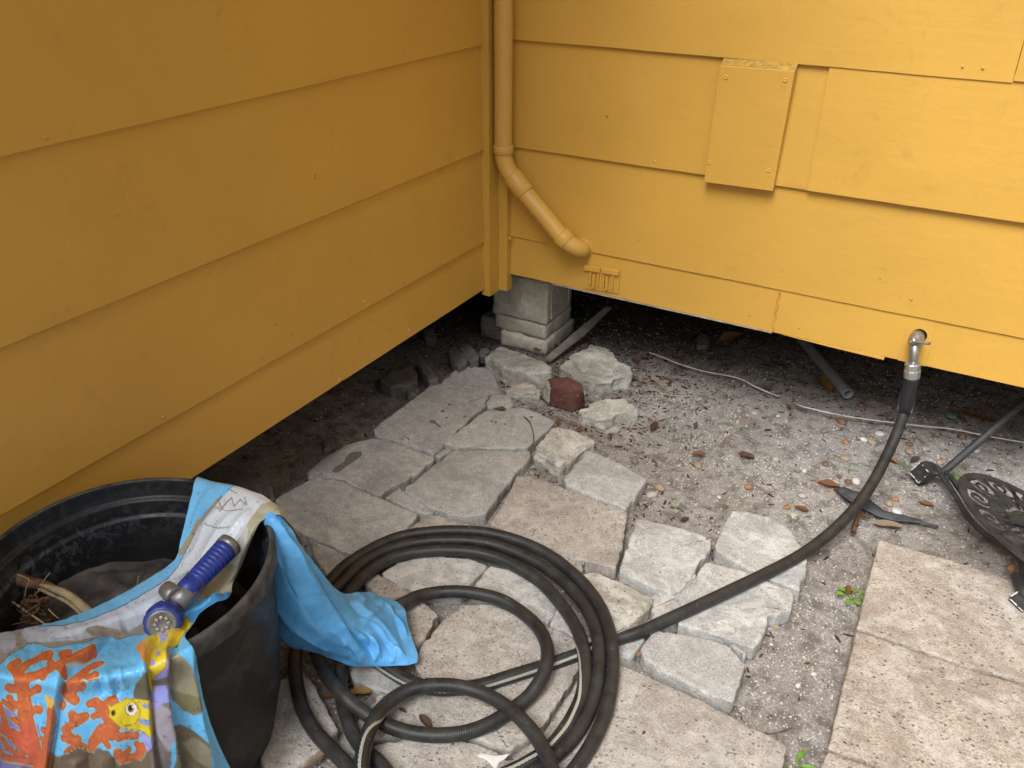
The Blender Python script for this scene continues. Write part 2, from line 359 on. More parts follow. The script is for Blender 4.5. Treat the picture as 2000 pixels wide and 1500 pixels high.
# floor over the crawl space, joists, unseen far skirts added to block light, eaves
fl_ = MB().box((-4.2, -4.2, .347), (-.17, 4.2, .40)).box((-.17, .17, .347), (4.2, 4.2, .40)); fl_.out('floor_frame', M_DARKWOOD_SHADE, house)
MB().box((-4.3, -4.2, -.05), (-4.2, 4.2, .35)).box((-4.2, 4.2, -.05), (4.2, 4.3, .35)).box((4.2, .02, -.05), (4.28, 4.2, .35)).out('light_block_skirt', M_DARKWOOD_SHADE, house)
for i_ in range(3): MB().box((-.16 if i_ else -.17, .17 + i_ * .9, .27), (4.1, .21 + i_ * .9, .3465)).out('floor_joist', M_DARKWOOD_SHADE, house)
MB().box((-.7, -4.2, .27), (-.66, 4.1, .3465)).out('floor_joist', M_DARKWOOD_SHADE, house)
MB().box((-4.3, -4.3, 2.76), (.50, 4.3, 2.86)).box((.50, -.50, 2.76), (4.3, 4.3, 2.86)).out('roof_eave', M_PAINT, house)

# patch board
pb = [gy(1405, 125, -.014), gy(1557, 130, -.014), gy(1510, 373, -.014), gy(1375, 355, -.014)]
fr = [gy(1407, 129, -.020), gy(1552, 140, -.020), gy(1509, 373, -.020), gy(1375, 355, -.020)]
bk = [p + [0, .021, 0] for p in fr]; bk[0] = bk[0] + [0, 0, .016]; bk[1] = bk[1] + [0.001, 0, .016]
pbo = MB().add(fr + bk, [(0, 3, 2, 1), (4, 5, 6, 7), (0, 4, 7, 3), (1, 2, 6, 5), (3, 7, 6, 2), (0, 1, 5, 4)]).out('patch_board', M_PAINT, wallR); pbo['label'] = 'square painted patch board screwed over the siding'
nu_g = np.cross(fr[1] - fr[0], bk[0] - fr[0]); nu_g /= np.linalg.norm(nu_g); nu_g *= (1 if nu_g[1] < 0 else -1)
tp = [fr[0] * .88 + bk[0] * .12, fr[1] * .88 + bk[1] * .12, bk[1] * .97 + fr[1] * .03, bk[0] * .97 + fr[0] * .03]
MB().prism([p + nu_g * .0003 for p in tp], nu_g * .0007).out('end_grain', M_ENDGRAIN, pbo)
for (px, py) in [(1418, 147), (1534, 153), (1501, 333), (1385, 318)]:
    V, Fc = axis_lathe(gy(px, py + (4 if py < 200 else 0), -.020), (0, -1, 0), [(-.001, .0058), (.0012, .0056), (.0016, .0045), (.0016, .003), (.0007, .0022), (.0007, .0003)], 14)
    mesh('screw', V, Fc, M_PAINT2, pbo)
# drain pipe
YP = -.050
P = [gy(983, -260, YP), gy(983, -120, YP), gy(983, 0, YP), gy(983, 150, YP), gy(983, 285, YP), gy(985, 312, YP), gy(996, 338, YP), gy(1020, 370, YP), gy(1060, 418, YP), gy(1100, 466, YP - .002), gy(1120, 481, YP + .006), gy(1133, 486, -.027), gy(1138, 486, -.004), gy(1138, 486, .02)]
P[0][2] = 2.7
pipe = MB().tube(spline(P, 10), .0265, 28).out('drain_pipe', M_PAINT2, wallR, True); pipe['label'] = 'round painted drain pipe bending diagonally into the wall'
def sleeve(p, q, r, nm):
    V, Fc = axis_lathe(p, np.array(q) - p, [(0, .026), (0.0005, r - .001), (.002, r), (np.linalg.norm(np.array(q) - p) - .002, r), (np.linalg.norm(np.array(q) - p) - .0005, r - .001), (np.linalg.norm(np.array(q) - p), .026)], 28, False)
    mesh(nm, V, Fc, M_PAINT2, pipe)
sleeve(gy(983, 283, YP), gy(983.5, 299, YP), .0305, 'coupling'); sleeve(gy(999, 342, YP), gy(1027, 378, YP), .0302, 'coupling'); sleeve(gy(1094, 459, YP - .002), gy(1108, 474, YP), .0305, 'coupling')
V, Fc = axis_lathe(gy(1138, 486, 0), (0, -1, 0), [(-.002, .0315), (.001, .0305), (.002, .028), (.002, .026)], 24, False); mesh('caulk_ring', V, Fc, M_PAINT2, pipe)
# small cover plate with two raised T shapes
c0, c1, c2, c3 = gy(1143, 516), gy(1212, 527), gy(1209, 573), gy(1141, 562)
pl = MB().prism([(p[0], -.004, p[2]) for p in (c0, c1, c2, c3)], (0, .005, 0)).out('cover_plate', M_PAINT, wallR, bev=.0008); pl['label'] = 'small painted cover plate with two raised T shaped bars'
def onpl(u, v): return c0 + (c1 - c0) * u + (c3 - c0) * v
def bar(u0, v0, u1, v1, y): 
    pts = [onpl(*q) for q in ((u0, v0), (u1, v0), (u1, v1), (u0, v1))]
    return MB().prism([(p[0], y, p[2]) for p in pts], (0, -y - .0035, 0)).out('raised_bar', M_PAINT, pl, bev=.0006)
bar(.01, .02, .47, .19, -.014); bar(.53, .02, .99, .19, -.014)
bar(.16, .22, .23, .80, -.011); bar(.27, .32, .34, .88, -.013); bar(.40, .22, .445, .80, -.011)
bar(.56, .22, .60, .80, -.011); bar(.64, .32, .71, .88, -.013); bar(.80, .22, .855, .80, -.011)

# pier
pier = empty('block_pier', (.03, .2, 0), 'square grey concrete block pier under the house corner', 'pier')
M_PIERS = MB()
def rblock(parent, x0, x1, y0, y1, z0, z1, mat, seed, amp=.003, name='concrete_block', ds=.012, round_=.006):
    nx_, ny_, nz_ = [max(2, int(d / ds)) for d in (x1 - x0, y1 - y0, z1 - z0)]
    idx = {}; V = []; Fc = []
    def vid(i, j, k_):
        key = (i, j, k_)
        if key not in idx:
            p = np.array([x0 + (x1 - x0) * i / nx_, y0 + (y1 - y0) * j / ny_, z0 + (z1 - z0) * k_ / nz_])
            c_ = np.array([(x0 + x1) / 2, (y0 + y1) / 2, (z0 + z1) / 2]); edge = (i in (0, nx_)) + (j in (0, ny_)) + (k_ in (0, nz_))
            d = (c_ - p); d /= np.linalg.norm(d) + 1e-9
            p = p + d * (round_ * .6 if edge >= 2 else 0) * (1 + float(vn(p[0] * 40, p[1] * 40, p[2] * 40, seed)))
            p = p + amp * np.array([float(fbm(p[0] * 25, p[1] * 25, p[2] * 25 + s_ * 7, 3, seed)) for s_ in range(3)])
            idx[key] = len(V); V.append(p)
        return idx[key]
    for i in range(nx_):
        for j in range(ny_):
            Fc.append((vid(i, j, nz_), vid(i + 1, j, nz_), vid(i + 1, j + 1, nz_), vid(i, j + 1, nz_))); Fc.append((vid(i, j, 0), vid(i, j + 1, 0), vid(i + 1, j + 1, 0), vid(i + 1, j, 0)))
    for i in range(nx_):
        for j in range(nz_):
            Fc.append((vid(i, 0, j), vid(i + 1, 0, j), vid(i + 1, 0, j + 1), vid(i, 0, j + 1))); Fc.append((vid(i, ny_, j), vid(i, ny_, j + 1), vid(i + 1, ny_, j + 1), vid(i + 1, ny_, j)))
    for i in range(ny_):
        for j in range(nz_):
            Fc.append((vid(0, i, j), vid(0, i, j + 1), vid(0, i + 1, j + 1), vid(0, i + 1, j))); Fc.append((vid(nx_, i, j), vid(nx_, i + 1, j), vid(nx_, i + 1, j + 1), vid(nx_, i, j + 1)))
    return mesh(name, V, Fc, mat, parent)
rblock(pier, -.092, .123, .125, .325, .104, .262, M_PIER, 3, .0015)
rblock(pier, -.085, .121, .125, .33, .049, .103, M_PIER, 4, .003)
rblock(pier, -.055, .128, .118, .34, -.01, .0485, M_PIER, 5, .004)
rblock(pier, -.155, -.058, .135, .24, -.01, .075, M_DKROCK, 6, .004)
rblock(pier, -.09, .12, .13, .32, .263, .3465, M_PIER, 7, .0015, 'sill_block')
MB().tube(spline([(.1245, .16, .12), (.1245, .165, .235), (.1245, .28, .24), (.1245, .29, .13)], 6), .0025, 6).out('cast_ridge', M_PIER, pier, True)

# ------------------------------------------------------------------ slabs and rubble
def slab(name, pts, label, cat, zt=.030, mat=None, th=.045, amp=.0032, bev=.0035, ramp_=.0022, seed=None, group=None, ds=.0055, under=.0, rag=1.0):
    """pts: pixel outline of the top face (full-size photo px); a third value overrides the height there"""
    seed = seed or (sum(ord(c_) for c_ in label) % 97 + 3)
    Q = np.array([gz(p[0], p[1], p[2] if len(p) > 2 else zt) for p in pts]); 
    L = []
    for i in range(len(Q)):
        a_, b_ = Q[i], Q[(i + 1) % len(Q)]; n = max(1, int(np.linalg.norm(b_ - a_) / ds)); L += [a_ + (b_ - a_) * j / n for j in range(n)]
    L = np.array(L); area = np.sum(L[:, 0] * np.roll(L[:, 1], -1) - np.roll(L[:, 0], -1) * L[:, 1])
    if area < 0: L = L[::-1]
    L = .6 * L + .2 * np.roll(L, 1, 0) + .2 * np.roll(L, -1, 0)
    T = np.roll(L, -1, 0) - np.roll(L, 1, 0); N2 = np.stack([T[:, 1], -T[:, 0], 0 * T[:, 0]], 1); N2 /= np.linalg.norm(N2, axis=1)[:, None] + 1e-9
    L = L + N2 * (amp * rag * fbm(L[:, 0] * 26, L[:, 1] * 26, seed, 3, seed) + amp * .9 * fbm(L[:, 0] * 95, L[:, 1] * 95, seed, 2, seed + 1) - amp * .9 * np.clip(fbm(L[:, 0] * 38, L[:, 1] * 38, seed + 2, 2, seed + 4) - .25, 0, 1) * 3)[:, None]
    c_ = L.mean(0); n = len(L); rad = np.max(np.linalg.norm(L - c_, axis=1)); V = []; rings = 0
    zb = L[:, 2].min() - th
    def addr(P_):
        nonlocal rings; V.extend(P_.tolist()); rings += 1
    def sid(z, out):
        P_ = L + N2 * (out + 1.3 * amp * fbm(L[:, 0] * 30, L[:, 1] * 30, z * 38 + seed, 4, seed + 2, .6))[:, None]; P_[:, 2] = z; return P_
    for q in ((0., .35, .7) if th < .049 else (0., .15, .3, .45, .6, .75, .9)): addr(sid(zb + (L[:, 2].min() - bev - zb) * q, under * (1 - q)))
    P_ = sid(0, 0); P_[:, 2] = L[:, 2] - bev; addr(P_)
    P_ = L - N2 * bev * .3; P_[:, 2] = L[:, 2] - bev * .3; addr(P_)
    inner = max(3, int(rad / .010)); base = L - N2 * bev
    for q in range(inner + 1):
        f_ = 1 - q / (inner + 1); P_ = c_ + (base - c_) * f_
        P_[:, 2] = c_[2] + (L[:, 2] - c_[2]) * f_ + ramp_ * fbm(P_[:, 0] * 16, P_[:, 1] * 16, seed, 4, seed + 5); addr(P_)
    V.append([c_[0], c_[1], c_[2]]); Fc = []
    for i in range(rings - 1):
        for j in range(n): Fc.append((i * n + j, i * n + (j + 1) % n, (i + 1) * n + (j + 1) % n, (i + 1) * n + j))
    Fc += [((rings - 1) * n + j, (rings - 1) * n + (j + 1) % n, rings * n) for j in range(n)]
    Fc.append(list(range(n))[::-1])
    o = mesh(name, V, Fc, mat or M_GREY); return tag(o, label, cat, group)
def A4(L): return [(500 + .4 * p[0], 640 + .4 * p[1]) + tuple(p[2:]) for p in L]
def A3(L): return [(1200 + .4 * p[0], 960 + .4 * p[1]) + tuple(p[2:]) for p in L]
def A2(L): return [(520 + .4 * p[0], 1000 + .4 * p[1]) + tuple(p[2:]) for p in L]
GP = 'irregular stone pavers laid as a path'
def pav(pts, label, mat=None, zt=.030, **k_): return slab('paver', pts, label, 'paver', zt, mat, group=GP, **k_)
pav(A4([(575, 495), (640, 440), (760, 350), (870, 268), (1000, 275), (1120, 290), (1190, 302), (1195, 318), (1130, 335), (1125, 372), (1000, 482), (865, 615), (760, 575), (640, 540), (575, 525)]), 'large grey paver with small dark drip stains, beside the dark gap under the shaded wall', zt=.036)
pav(A4([(905, 266), (950, 225), (1000, 184), (1130, 194), (1160, 225), (1190, 290), (1190, 305), (1000, 285)]), 'half buried pointed grey paver at the far end of the path', zt=.024)
pav(A4([(1115, 405), (1200, 392), (1310, 388), (1380, 415), (1458, 455), (1445, 482), (1330, 588), (1140, 588), (960, 578), (920, 562), (1000, 495)]), 'greenish grey five sided paver under a thin curved twig', zt=.034)
pav(A4([(252, 705), (360, 612), (440, 568), (575, 538), (640, 548), (750, 585), (868, 628), (872, 642), (740, 742), (650, 782), (612, 822), (420, 742), (320, 712), (262, 733)]), 'grey paver with a wet streak beside the dark gap')
pav(A4([(960, 598), (1100, 594), (1340, 602), (1342, 625), (1240, 740), (1120, 908), (1030, 918), (940, 912), (860, 878), (725, 802), (730, 780)]), 'large smooth grey paver in the middle of the path', zt=.033)
pav(A4([(90, 835), (300, 722), (420, 750), (615, 832), (795, 912), (722, 1000), (490, 1120), (380, 1070), (250, 1020), (150, 960)]), 'big tan grey paver behind the light blue cloth')
pav(A4([(625, 832), (700, 780), (735, 805), (850, 880), (870, 905), (810, 905), (700, 862)]), 'cracked grey mortar fragment wedged between three pavers', zt=.026, ramp_=.003)
pav(A4([(930, 585), (955, 575), (960, 595), (890, 640), (870, 625)]), 'tiny grey chip at the junction of four pavers', zt=.026)
pav(A4([(1272, 722), (1330, 718), (1560, 800), (1808, 892), (1813, 930), (1785, 1080), (1758, 1178), (1580, 1130), (1400, 1082), (1240, 1008), (1143, 958), (1180, 900), (1240, 790)]), 'large pitted rectangular paver right of the path middle', M_TAN, zt=.034)
pav(A4([(1500, 738), (1612, 600), (1650, 604), (1780, 660), (1912, 738), (1860, 810), (1808, 882), (1650, 822), (1505, 765)]), 'grey rectangular paver touching the bare dirt, below the white chunk', zt=.036)
pav(A3([(20, 390), (60, 270), (112, 132), (150, 132), (330, 180), (478, 226), (470, 272), (400, 380), (330, 478), (300, 498), (190, 465), (100, 425)]), 'square light grey paver right of the coil', M_GREYW, zt=.036)
pav(A3([(570, 95), (625, 92), (770, 125), (860, 185), (892, 235), (945, 310), (940, 372), (905, 488), (850, 462), (690, 392), (590, 345), (490, 285), (492, 250)]), 'blotchy whitish green paver at the far right crossed by the hose', M_GREYW, zt=.036)
pav(A3([(400, 392), (440, 342), (600, 375), (700, 412), (868, 478), (880, 502), (862, 588), (785, 598), (752, 600), (738, 680), (682, 768), (540, 715), (310, 645), (330, 600)]), 'notched pale paver just below the hose', M_GREYW, zt=.035)
pav(A3([(130, 758), (165, 710), (205, 676), (380, 700), (560, 748), (600, 800), (642, 842), (615, 940), (578, 1030), (400, 962), (230, 872), (135, 802)]), 'small grey brick shaped paver with a notched end', zt=.036)
pav(A3([(180, 575), (310, 500), (400, 400), (390, 392), (320, 580), (300, 640), (230, 625)]), 'narrow pale filler strip between two pavers under the hose', M_GREYW, zt=.027, ramp_=.003)
pav(A3([(555, 735), (600, 748), (645, 778), (632, 808), (610, 790)]), 'small mortar chip by the notched paver end', zt=.028)
pav(A2([(1692, 728), (1720, 735), (1900, 812), (2270, 995), (2545, 1135), (2490, 1340), (1900, 1480), (1250, 1480), (1075, 1230), (1200, 1190), (1360, 1075), (1480, 885), (1560, 745)]), 'largest tan paver at the bottom, partly under the hose coil', M_TAN, zt=.033)
pav(A2([(955, 452), (1100, 450), (1250, 510), (1400, 565), (1535, 640), (1520, 665), (1340, 735), (1180, 795), (1040, 842), (880, 838), (765, 822), (722, 740), (760, 645), (840, 550)]), 'warm tan paver inside the inner hose loop', M_TAN)
pav(A2([(470, 1120), (500, 1060), (590, 900), (640, 855), (760, 845), (1040, 868), (1180, 820), (1390, 755), (1525, 700), (1540, 745), (1460, 880), (1340, 1065), (1190, 1165), (1000, 1100), (900, 1075), (700, 1080)]), 'tan paver crossed by the front hose loops', M_TAN, zt=.028)
pav(A2([(480, 1150), (700, 1100), (900, 1092), (1000, 1122), (1180, 1190), (1050, 1250), (1230, 1480), (700, 1500), (440, 1300)]), 'cracked tan paver at the bottom edge with a white splash', M_TAN, zt=.031)
pav(A2([(560, 300), (640, 245), (745, 212), (1000, 222), (1078, 262), (1030, 320), (960, 390), (860, 402), (760, 398), (660, 365)]), 'wedge shaped grey paver inside the top of the coil', M_GREYW)
pav(A2([(1010, 355), (1060, 300), (1092, 262), (1240, 285), (1380, 360), (1430, 425), (1410, 495), (1372, 548), (1240, 485), (1100, 425), (985, 388)]), 'pale paver inside the coil towards its right side', M_GREYW)
pav(A2([(1548, 300), (1600, 290), (1740, 345), (1888, 420), (1880, 470), (1790, 540), (1702, 590), (1650, 540), (1600, 450), (1530, 380)]), 'whitish rough paver just outside the coil on its right', M_ROUGH, zt=.032, ramp_=.003)
pav(A2([(1190, 118), (1300, 150), (1430, 205), (1555, 245), (1540, 285), (1510, 310), (1430, 290), (1300, 235), (1200, 180)]), 'narrow tan paver strip hidden behind the top right of the coil', M_TAN, zt=.028)
pav(A2([(720, 60), (800, 8), (900, 30), (1050, 75), (1160, 105), (1190, 160), (1000, 190), (840, 160), (640, 190), (620, 120)]), 'tan strip of paver along the top of the coil', M_TAN, zt=.028)
pav(A2([(600, 420), (680, 400), (790, 452), (840, 505), (790, 590), (742, 648), (640, 640), (560, 560)]), 'small tan paver beside the tip of the blue cloth', M_TAN)
pav(A2([(1432, 450), (1480, 470), (1530, 560), (1535, 612), (1400, 560), (1380, 545)]), 'small pale chip of paver under the coil strands', M_GREYW, zt=.028)
pav(A2([(1560, 610), (1700, 605), (1800, 560), (1850, 620), (1800, 700), (1700, 715), (1560, 690)]), 'small grey piece between hose and brick shaped paver', M_GREYW, zt=.027)
pav(A2([(60, 820), (170, 770), (240, 850), (352, 1062), (285, 1135), (150, 1248), (20, 1330), (-60, 1100)]), 'brownish stone paver between the tub and the coil', M_TAN)
pav(A2([(360, 1110), (450, 1000), (560, 880), (640, 900), (520, 1000), (470, 1100), (440, 1250), (380, 1330), (330, 1200)]), 'dusty narrow paver under the left hose strands', M_TAN, zt=.027)
pav(A2([(200, 120), (330, 180), (440, 250), (380, 330), (300, 310), (240, 230)]), 'small stone piece behind the blue cloth', M_GREY, zt=.026)
pav(A2([(330, 640), (440, 600), (560, 740), (700, 830), (600, 880), (420, 820)]), 'dusty paver piece under the tip of the blue cloth', M_GREY, zt=.027)
pav(A2([(560, 420), (470, 330), (540, 300), (720, 395), (640, 410)]), 'thin tan paver sliver under the left of the coil', M_TAN, zt=.027)
pav(A2([(2150, 340), (2230, 250), (1870, 420), (1900, 470), (1880, 540), (1960, 560), (2060, 500)]), 'pale filler stone left of the crossing hose', M_GREYW, zt=.024)
# big slabs on the right
GT = 'large tan exposed aggregate slabs'
slab('aggregate_slab', A3([(1292, 234), (1650, 335), (1972, 442), (2700, 690), (2640, 1150), (1975, 918), (1720, 848), (1600, 808), (1400, 738), (1262, 692), (1182, 662)]), 'upper large tan aggregate slab with a chalky lower edge, next to the chair foot', 'paving slab', .040, M_TRAV, .05, .0015, .004, .001, 61, GT)
slab('aggregate_slab', A3([(1180, 680), (1260, 702), (1400, 750), (1600, 822), (1720, 862), (1975, 938), (2640, 1175), (2500, 1800), (1260, 1322), (1045, 1248)]), 'middle tan aggregate slab dotted with brown pebbles', 'paving slab', .038, M_TRAV, .05, .0015, .004, .001, 62, GT)
slab('aggregate_slab', A3([(1040, 1264), (1260, 1342), (2000, 1625), (1950, 2100), (860, 1700)]), 'tan aggregate slab cut by the lower picture edge, lowest of the three', 'paving slab', .038, M_TRAV, .05, .0015, .004, .001, 63, GT)
from mathutils.bvhtree import BVHTree
M_STAIN = plain('dried dark stain', (.20, .185, .165), .9, .15, var=.2, sc=80)
def stain(slab_lab, name, outs):
    o = next(q for q in COL.objects if q.get('label') == slab_lab); lo = np.array(o.location)
    bv = BVHTree.FromPolygons([v_.co + o.location for v_ in o.data.vertices], [list(p.vertices) for p in o.data.polygons]); 
    for P_ in outs:
        mb = MB()
        W = spline(np.array([gz(*p, .034) for p in P_ + P_[:1]]), 5)[:-1]; c_ = W.mean(0); V = []; n = len(W)
        for f_ in (1, .75, .5, .25, .02):
            for w_ in W:
                q = c_ + (w_ - c_) * f_; h_ = bv.ray_cast(Vector((q[0], q[1], .3)), Vector((0, 0, -1)))[0]; V.append((q[0], q[1], (h_.z if h_ else .034) + .0005))
        mb.add(V, [(i * n + j, i * n + (j + 1) % n, (i + 1) * n + (j + 1) % n, (i + 1) * n + j) for i in range(4) for j in range(n)])
        mb.out(name, M_STAIN, o, True)
def spot(x, y, r_): return [(500 + .4 * (x + r_ * math.cos(t_)), 640 + .4 * (y + r_ * .6 * math.sin(t_))) for t_ in np.linspace(0, 6.28, 7)[:-1]]
stain('large grey paver with small dark drip stains, beside the dark gap under the shaded wall', 'drip_stain', [spot(912, 410, 11), spot(1020, 438, 8), spot(930, 443, 7), A4([(845, 458), (870, 455), (885, 470), (905, 485), (895, 490), (875, 475), (855, 470)])])
stain('greenish grey five sided paver under a thin curved twig', 'drip_stain', [spot(1345, 438, 9), spot(1150, 458, 8), spot(1170, 463, 8), spot(1216, 472, 8)])
stain('grey paver with a wet streak beside the dark gap', 'wet_streak', [A4([(470, 603), (510, 600), (515, 618), (480, 645), (440, 670), (400, 700), (372, 695), (390, 672), (425, 650), (445, 618)])])
GR = 'broken rubble at the end of the path'
def rock(pts, label, mat, zt=.06, th=.05, name='concrete_rubble', cat='rubble', **k_):
    k_.setdefault('rag', .35); k_.setdefault('amp', .007); k_.setdefault('bev', .0045); k_.setdefault('ramp_', .006); return slab(name, pts, label, cat, zt, mat, th, group=GR, **k_)
rock(A4([(1350, 618, 0.040), (1395, 545, 0.043), (1425, 500, 0.046), (1482, 474, 0.046), (1570, 505, 0.046), (1650, 548, 0.044), (1605, 590, 0.041), (1535, 650, 0.040), (1480, 672, 0.038), (1420, 640, 0.038)]), 'thick whitish concrete chunk standing proud of the pavers', M_ROUGH, .045, .05)
rock(A4([(1120, 140, 0.056), (1190, 86, 0.053), (1300, 125, 0.053), (1448, 190, 0.053), (1445, 222, 0.050), (1330, 222, 0.048), (1210, 190, 0.050)]), 'long flat concrete fragment with a crumbling front face, against the pier', M_ROUGH, .055, .06, amp=.006)
# hollowed lump
hol = rock(A4([(1480, 195, 0.050), (1540, 130, 0.053), (1610, 100, 0.056), (1640, 78, 0.056), (1730, 105, 0.056), (1775, 165, 0.053), (1832, 185, 0.050), (1830, 225, 0.045), (1740, 262, 0.040), (1640, 268, 0.041), (1560, 245, 0.043)]), 'large pale concrete lump with a hollow dusty basin in its top', M_ROUGH, .05, .06)
me = hol.data; hx = np.array([v_.co[:] for v_ in me.vertices]); cen = gz(500 + .4 * 1665, 640 + .4 * 180, .05) - np.array(hol.location)
for v_ in me.vertices:
    d_ = math.hypot((v_.co.x - cen[0]) / .085, (v_.co.y - cen[1]) / .065)
    if v_.co.z > .03: v_.co.z -= .016 * float(sstep(1.0, .75, d_))
rock(A4([(1215, 308, 0.033), (1255, 280, 0.033), (1312, 258, 0.034), (1365, 278, 0.033), (1392, 300, 0.032), (1392, 325, 0.030), (1330, 318, 0.030), (1280, 330, 0.030)]), 'small bright whitish chunk left of the red brick', M_ROUGH, .035, .05)
rock(A4([(1122, 368), (1150, 328), (1200, 322), (1242, 330), (1260, 368), (1240, 384), (1180, 380), (1130, 388)]), 'small flat grey chip wedged behind the five sided paver', M_GREY, .045, .05, amp=.003, ramp_=.002)
rock(A4([(1572, 402, 0.036), (1640, 365, 0.040), (1700, 346, 0.041), (1800, 345, 0.041), (1845, 380, 0.040), (1872, 412, 0.036), (1800, 412, 0.033), (1740, 428, 0.032), (1690, 450, 0.030), (1610, 435, 0.032)]), 'crescent shaped pale concrete piece alone on the dirt', M_ROUGH, .038, .05)
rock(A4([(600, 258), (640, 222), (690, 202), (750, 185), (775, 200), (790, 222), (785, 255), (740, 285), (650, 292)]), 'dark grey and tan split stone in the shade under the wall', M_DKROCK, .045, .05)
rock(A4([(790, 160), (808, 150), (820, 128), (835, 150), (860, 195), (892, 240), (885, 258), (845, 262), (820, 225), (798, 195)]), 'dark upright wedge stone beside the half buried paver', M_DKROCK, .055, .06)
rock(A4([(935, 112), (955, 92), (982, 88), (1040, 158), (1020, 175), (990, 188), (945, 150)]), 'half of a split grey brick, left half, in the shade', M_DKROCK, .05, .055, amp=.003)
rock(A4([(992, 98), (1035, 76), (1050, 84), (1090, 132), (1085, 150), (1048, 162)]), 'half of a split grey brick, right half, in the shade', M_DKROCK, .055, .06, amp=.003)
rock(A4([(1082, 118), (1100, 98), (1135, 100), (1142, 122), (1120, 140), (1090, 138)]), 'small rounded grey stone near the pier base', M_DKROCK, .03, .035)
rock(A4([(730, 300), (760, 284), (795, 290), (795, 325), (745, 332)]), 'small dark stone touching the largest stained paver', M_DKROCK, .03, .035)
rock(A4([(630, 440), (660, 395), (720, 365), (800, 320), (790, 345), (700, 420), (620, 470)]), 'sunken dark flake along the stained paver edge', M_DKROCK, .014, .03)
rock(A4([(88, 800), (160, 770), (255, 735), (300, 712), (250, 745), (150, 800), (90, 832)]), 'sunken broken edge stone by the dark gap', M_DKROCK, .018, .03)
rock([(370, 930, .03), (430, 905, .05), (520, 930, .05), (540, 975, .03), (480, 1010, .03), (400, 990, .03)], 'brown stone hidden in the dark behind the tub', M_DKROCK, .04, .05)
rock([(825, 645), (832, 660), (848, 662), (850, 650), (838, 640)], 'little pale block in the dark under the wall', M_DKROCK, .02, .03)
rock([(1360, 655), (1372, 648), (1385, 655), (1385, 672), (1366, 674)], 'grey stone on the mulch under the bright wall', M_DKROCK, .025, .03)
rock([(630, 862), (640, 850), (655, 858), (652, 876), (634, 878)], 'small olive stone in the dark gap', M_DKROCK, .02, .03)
rock(A4([(1700, 500), (1760, 480), (1790, 490), (1760, 505)]), 'crumb broken from the crescent shaped piece', M_ROUGH, .012, .02)
# red brick
kb = Mt('red brick', .85, .2); vv = kb.vec(); aa_ = kb.noise(30, 6, .65, vv)
cb = kb.mix(kb.ramp(aa_, [(.3, 0.), (.7, 1.)]), (.085, .036, .030), (.15, .066, .052)); cb = kb.mix(kb.ramp(kb.noise(120, 3, .6, vv), [(.66, 0.), (.72, .8)]), cb, (.5, .36, .33))
M_BRICK = kb.fin(cb, kb.bump(aa_, .8, .006))
brick = empty('red_brick', gz(1100, 800, 0), 'broken dark red brick chunk with a white painted side', 'brick')
T = [gz(500 + .4 * x, 640 + .4 * y, z) for x, y, z in [(1428, 250, .085), (1520, 240, .088), (1590, 275, .085), (1600, 312, .07), (1540, 300, .072), (1442, 292, .075)]]
Bt = [gz(500 + .4 * x, 640 + .4 * y, .004) for x, y in [(1392, 345), (1520, 318), (1603, 340), (1602, 385), (1545, 407), (1430, 378)]]; cen = np.mean(T, 0)
N_ = 10; V = []; n6 = len(T)
Td = []; Bd = []
for i in range(n6):
    for j in range(N_): Td.append(T[i] + (T[(i + 1) % n6] - T[i]) * j / N_); Bd.append(Bt[i] + (Bt[(i + 1) % n6] - Bt[i]) * j / N_)
Td, Bd = np.array(Td), np.array(Bd); nn = len(Td)
for q in np.linspace(0, 1, 8):
    P_ = Bd + (Td - Bd) * q; k_ = .004 * fbm(P_[:, 0] * 50, P_[:, 1] * 50, P_[:, 2] * 50, 4, 8); dv = P_ - cen; dv[:, 2] = 0; dv /= np.linalg.norm(dv, axis=1)[:, None]; V += (P_ + dv * k_[:, None]).tolist()
for f_ in (.93, .7, .45, .2):
    P_ = cen + (Td - cen) * f_; P_[:, 2] += .002 + .003 * fbm(P_[:, 0] * 40, P_[:, 1] * 40, 1, 3, 4); V += P_.tolist()
V.append((cen + [0, 0, .002]).tolist()); Fc = []
for i in range(11):
    for j in range(nn): Fc.append((i * nn + j, i * nn + (j + 1) % nn, (i + 1) * nn + (j + 1) % nn, (i + 1) * nn + j))
Fc += [(11 * nn + j, 11 * nn + (j + 1) % nn, 12 * nn) for j in range(nn)]
area = np.sum(Td[:, 0] * np.roll(Td[:, 1], -1) - np.roll(Td[:, 0], -1) * Td[:, 1])
if area < 0: Fc = [f_[::-1] for f_ in Fc]
mesh('brick_body', V, Fc, M_BRICK, brick)
a0_, a1_ = T[5], T[0]; b0_, b1_ = Bt[5], Bt[0]; o_ = np.cross(a1_ - a0_, [0, 0, 1.0]); o_ /= np.linalg.norm(o_)
if np.dot(o_, a0_ - cen) < 0: o_ = -o_
V = []
for i in range(11):
    for j in range(9):
        s_, t_ = i / 10, j / 8; p = (a0_ + (a1_ - a0_) * s_) * t_ + (b0_ + (b1_ - b0_) * s_) * (1 - t_); V.append(p + o_ * (.004 + .0015 * float(fbm(p[0] * 60, p[1] * 60, p[2] * 60, 3, 2)) - .006 * (s_ in (0, 1) or t_ in (0, 1))))
mesh('painted_face', V, [(i * 9 + j, i * 9 + 9 + j, i * 9 + 10 + j, i * 9 + j + 1) for i in range(10) for j in range(8)], M_ROUGH, brick)

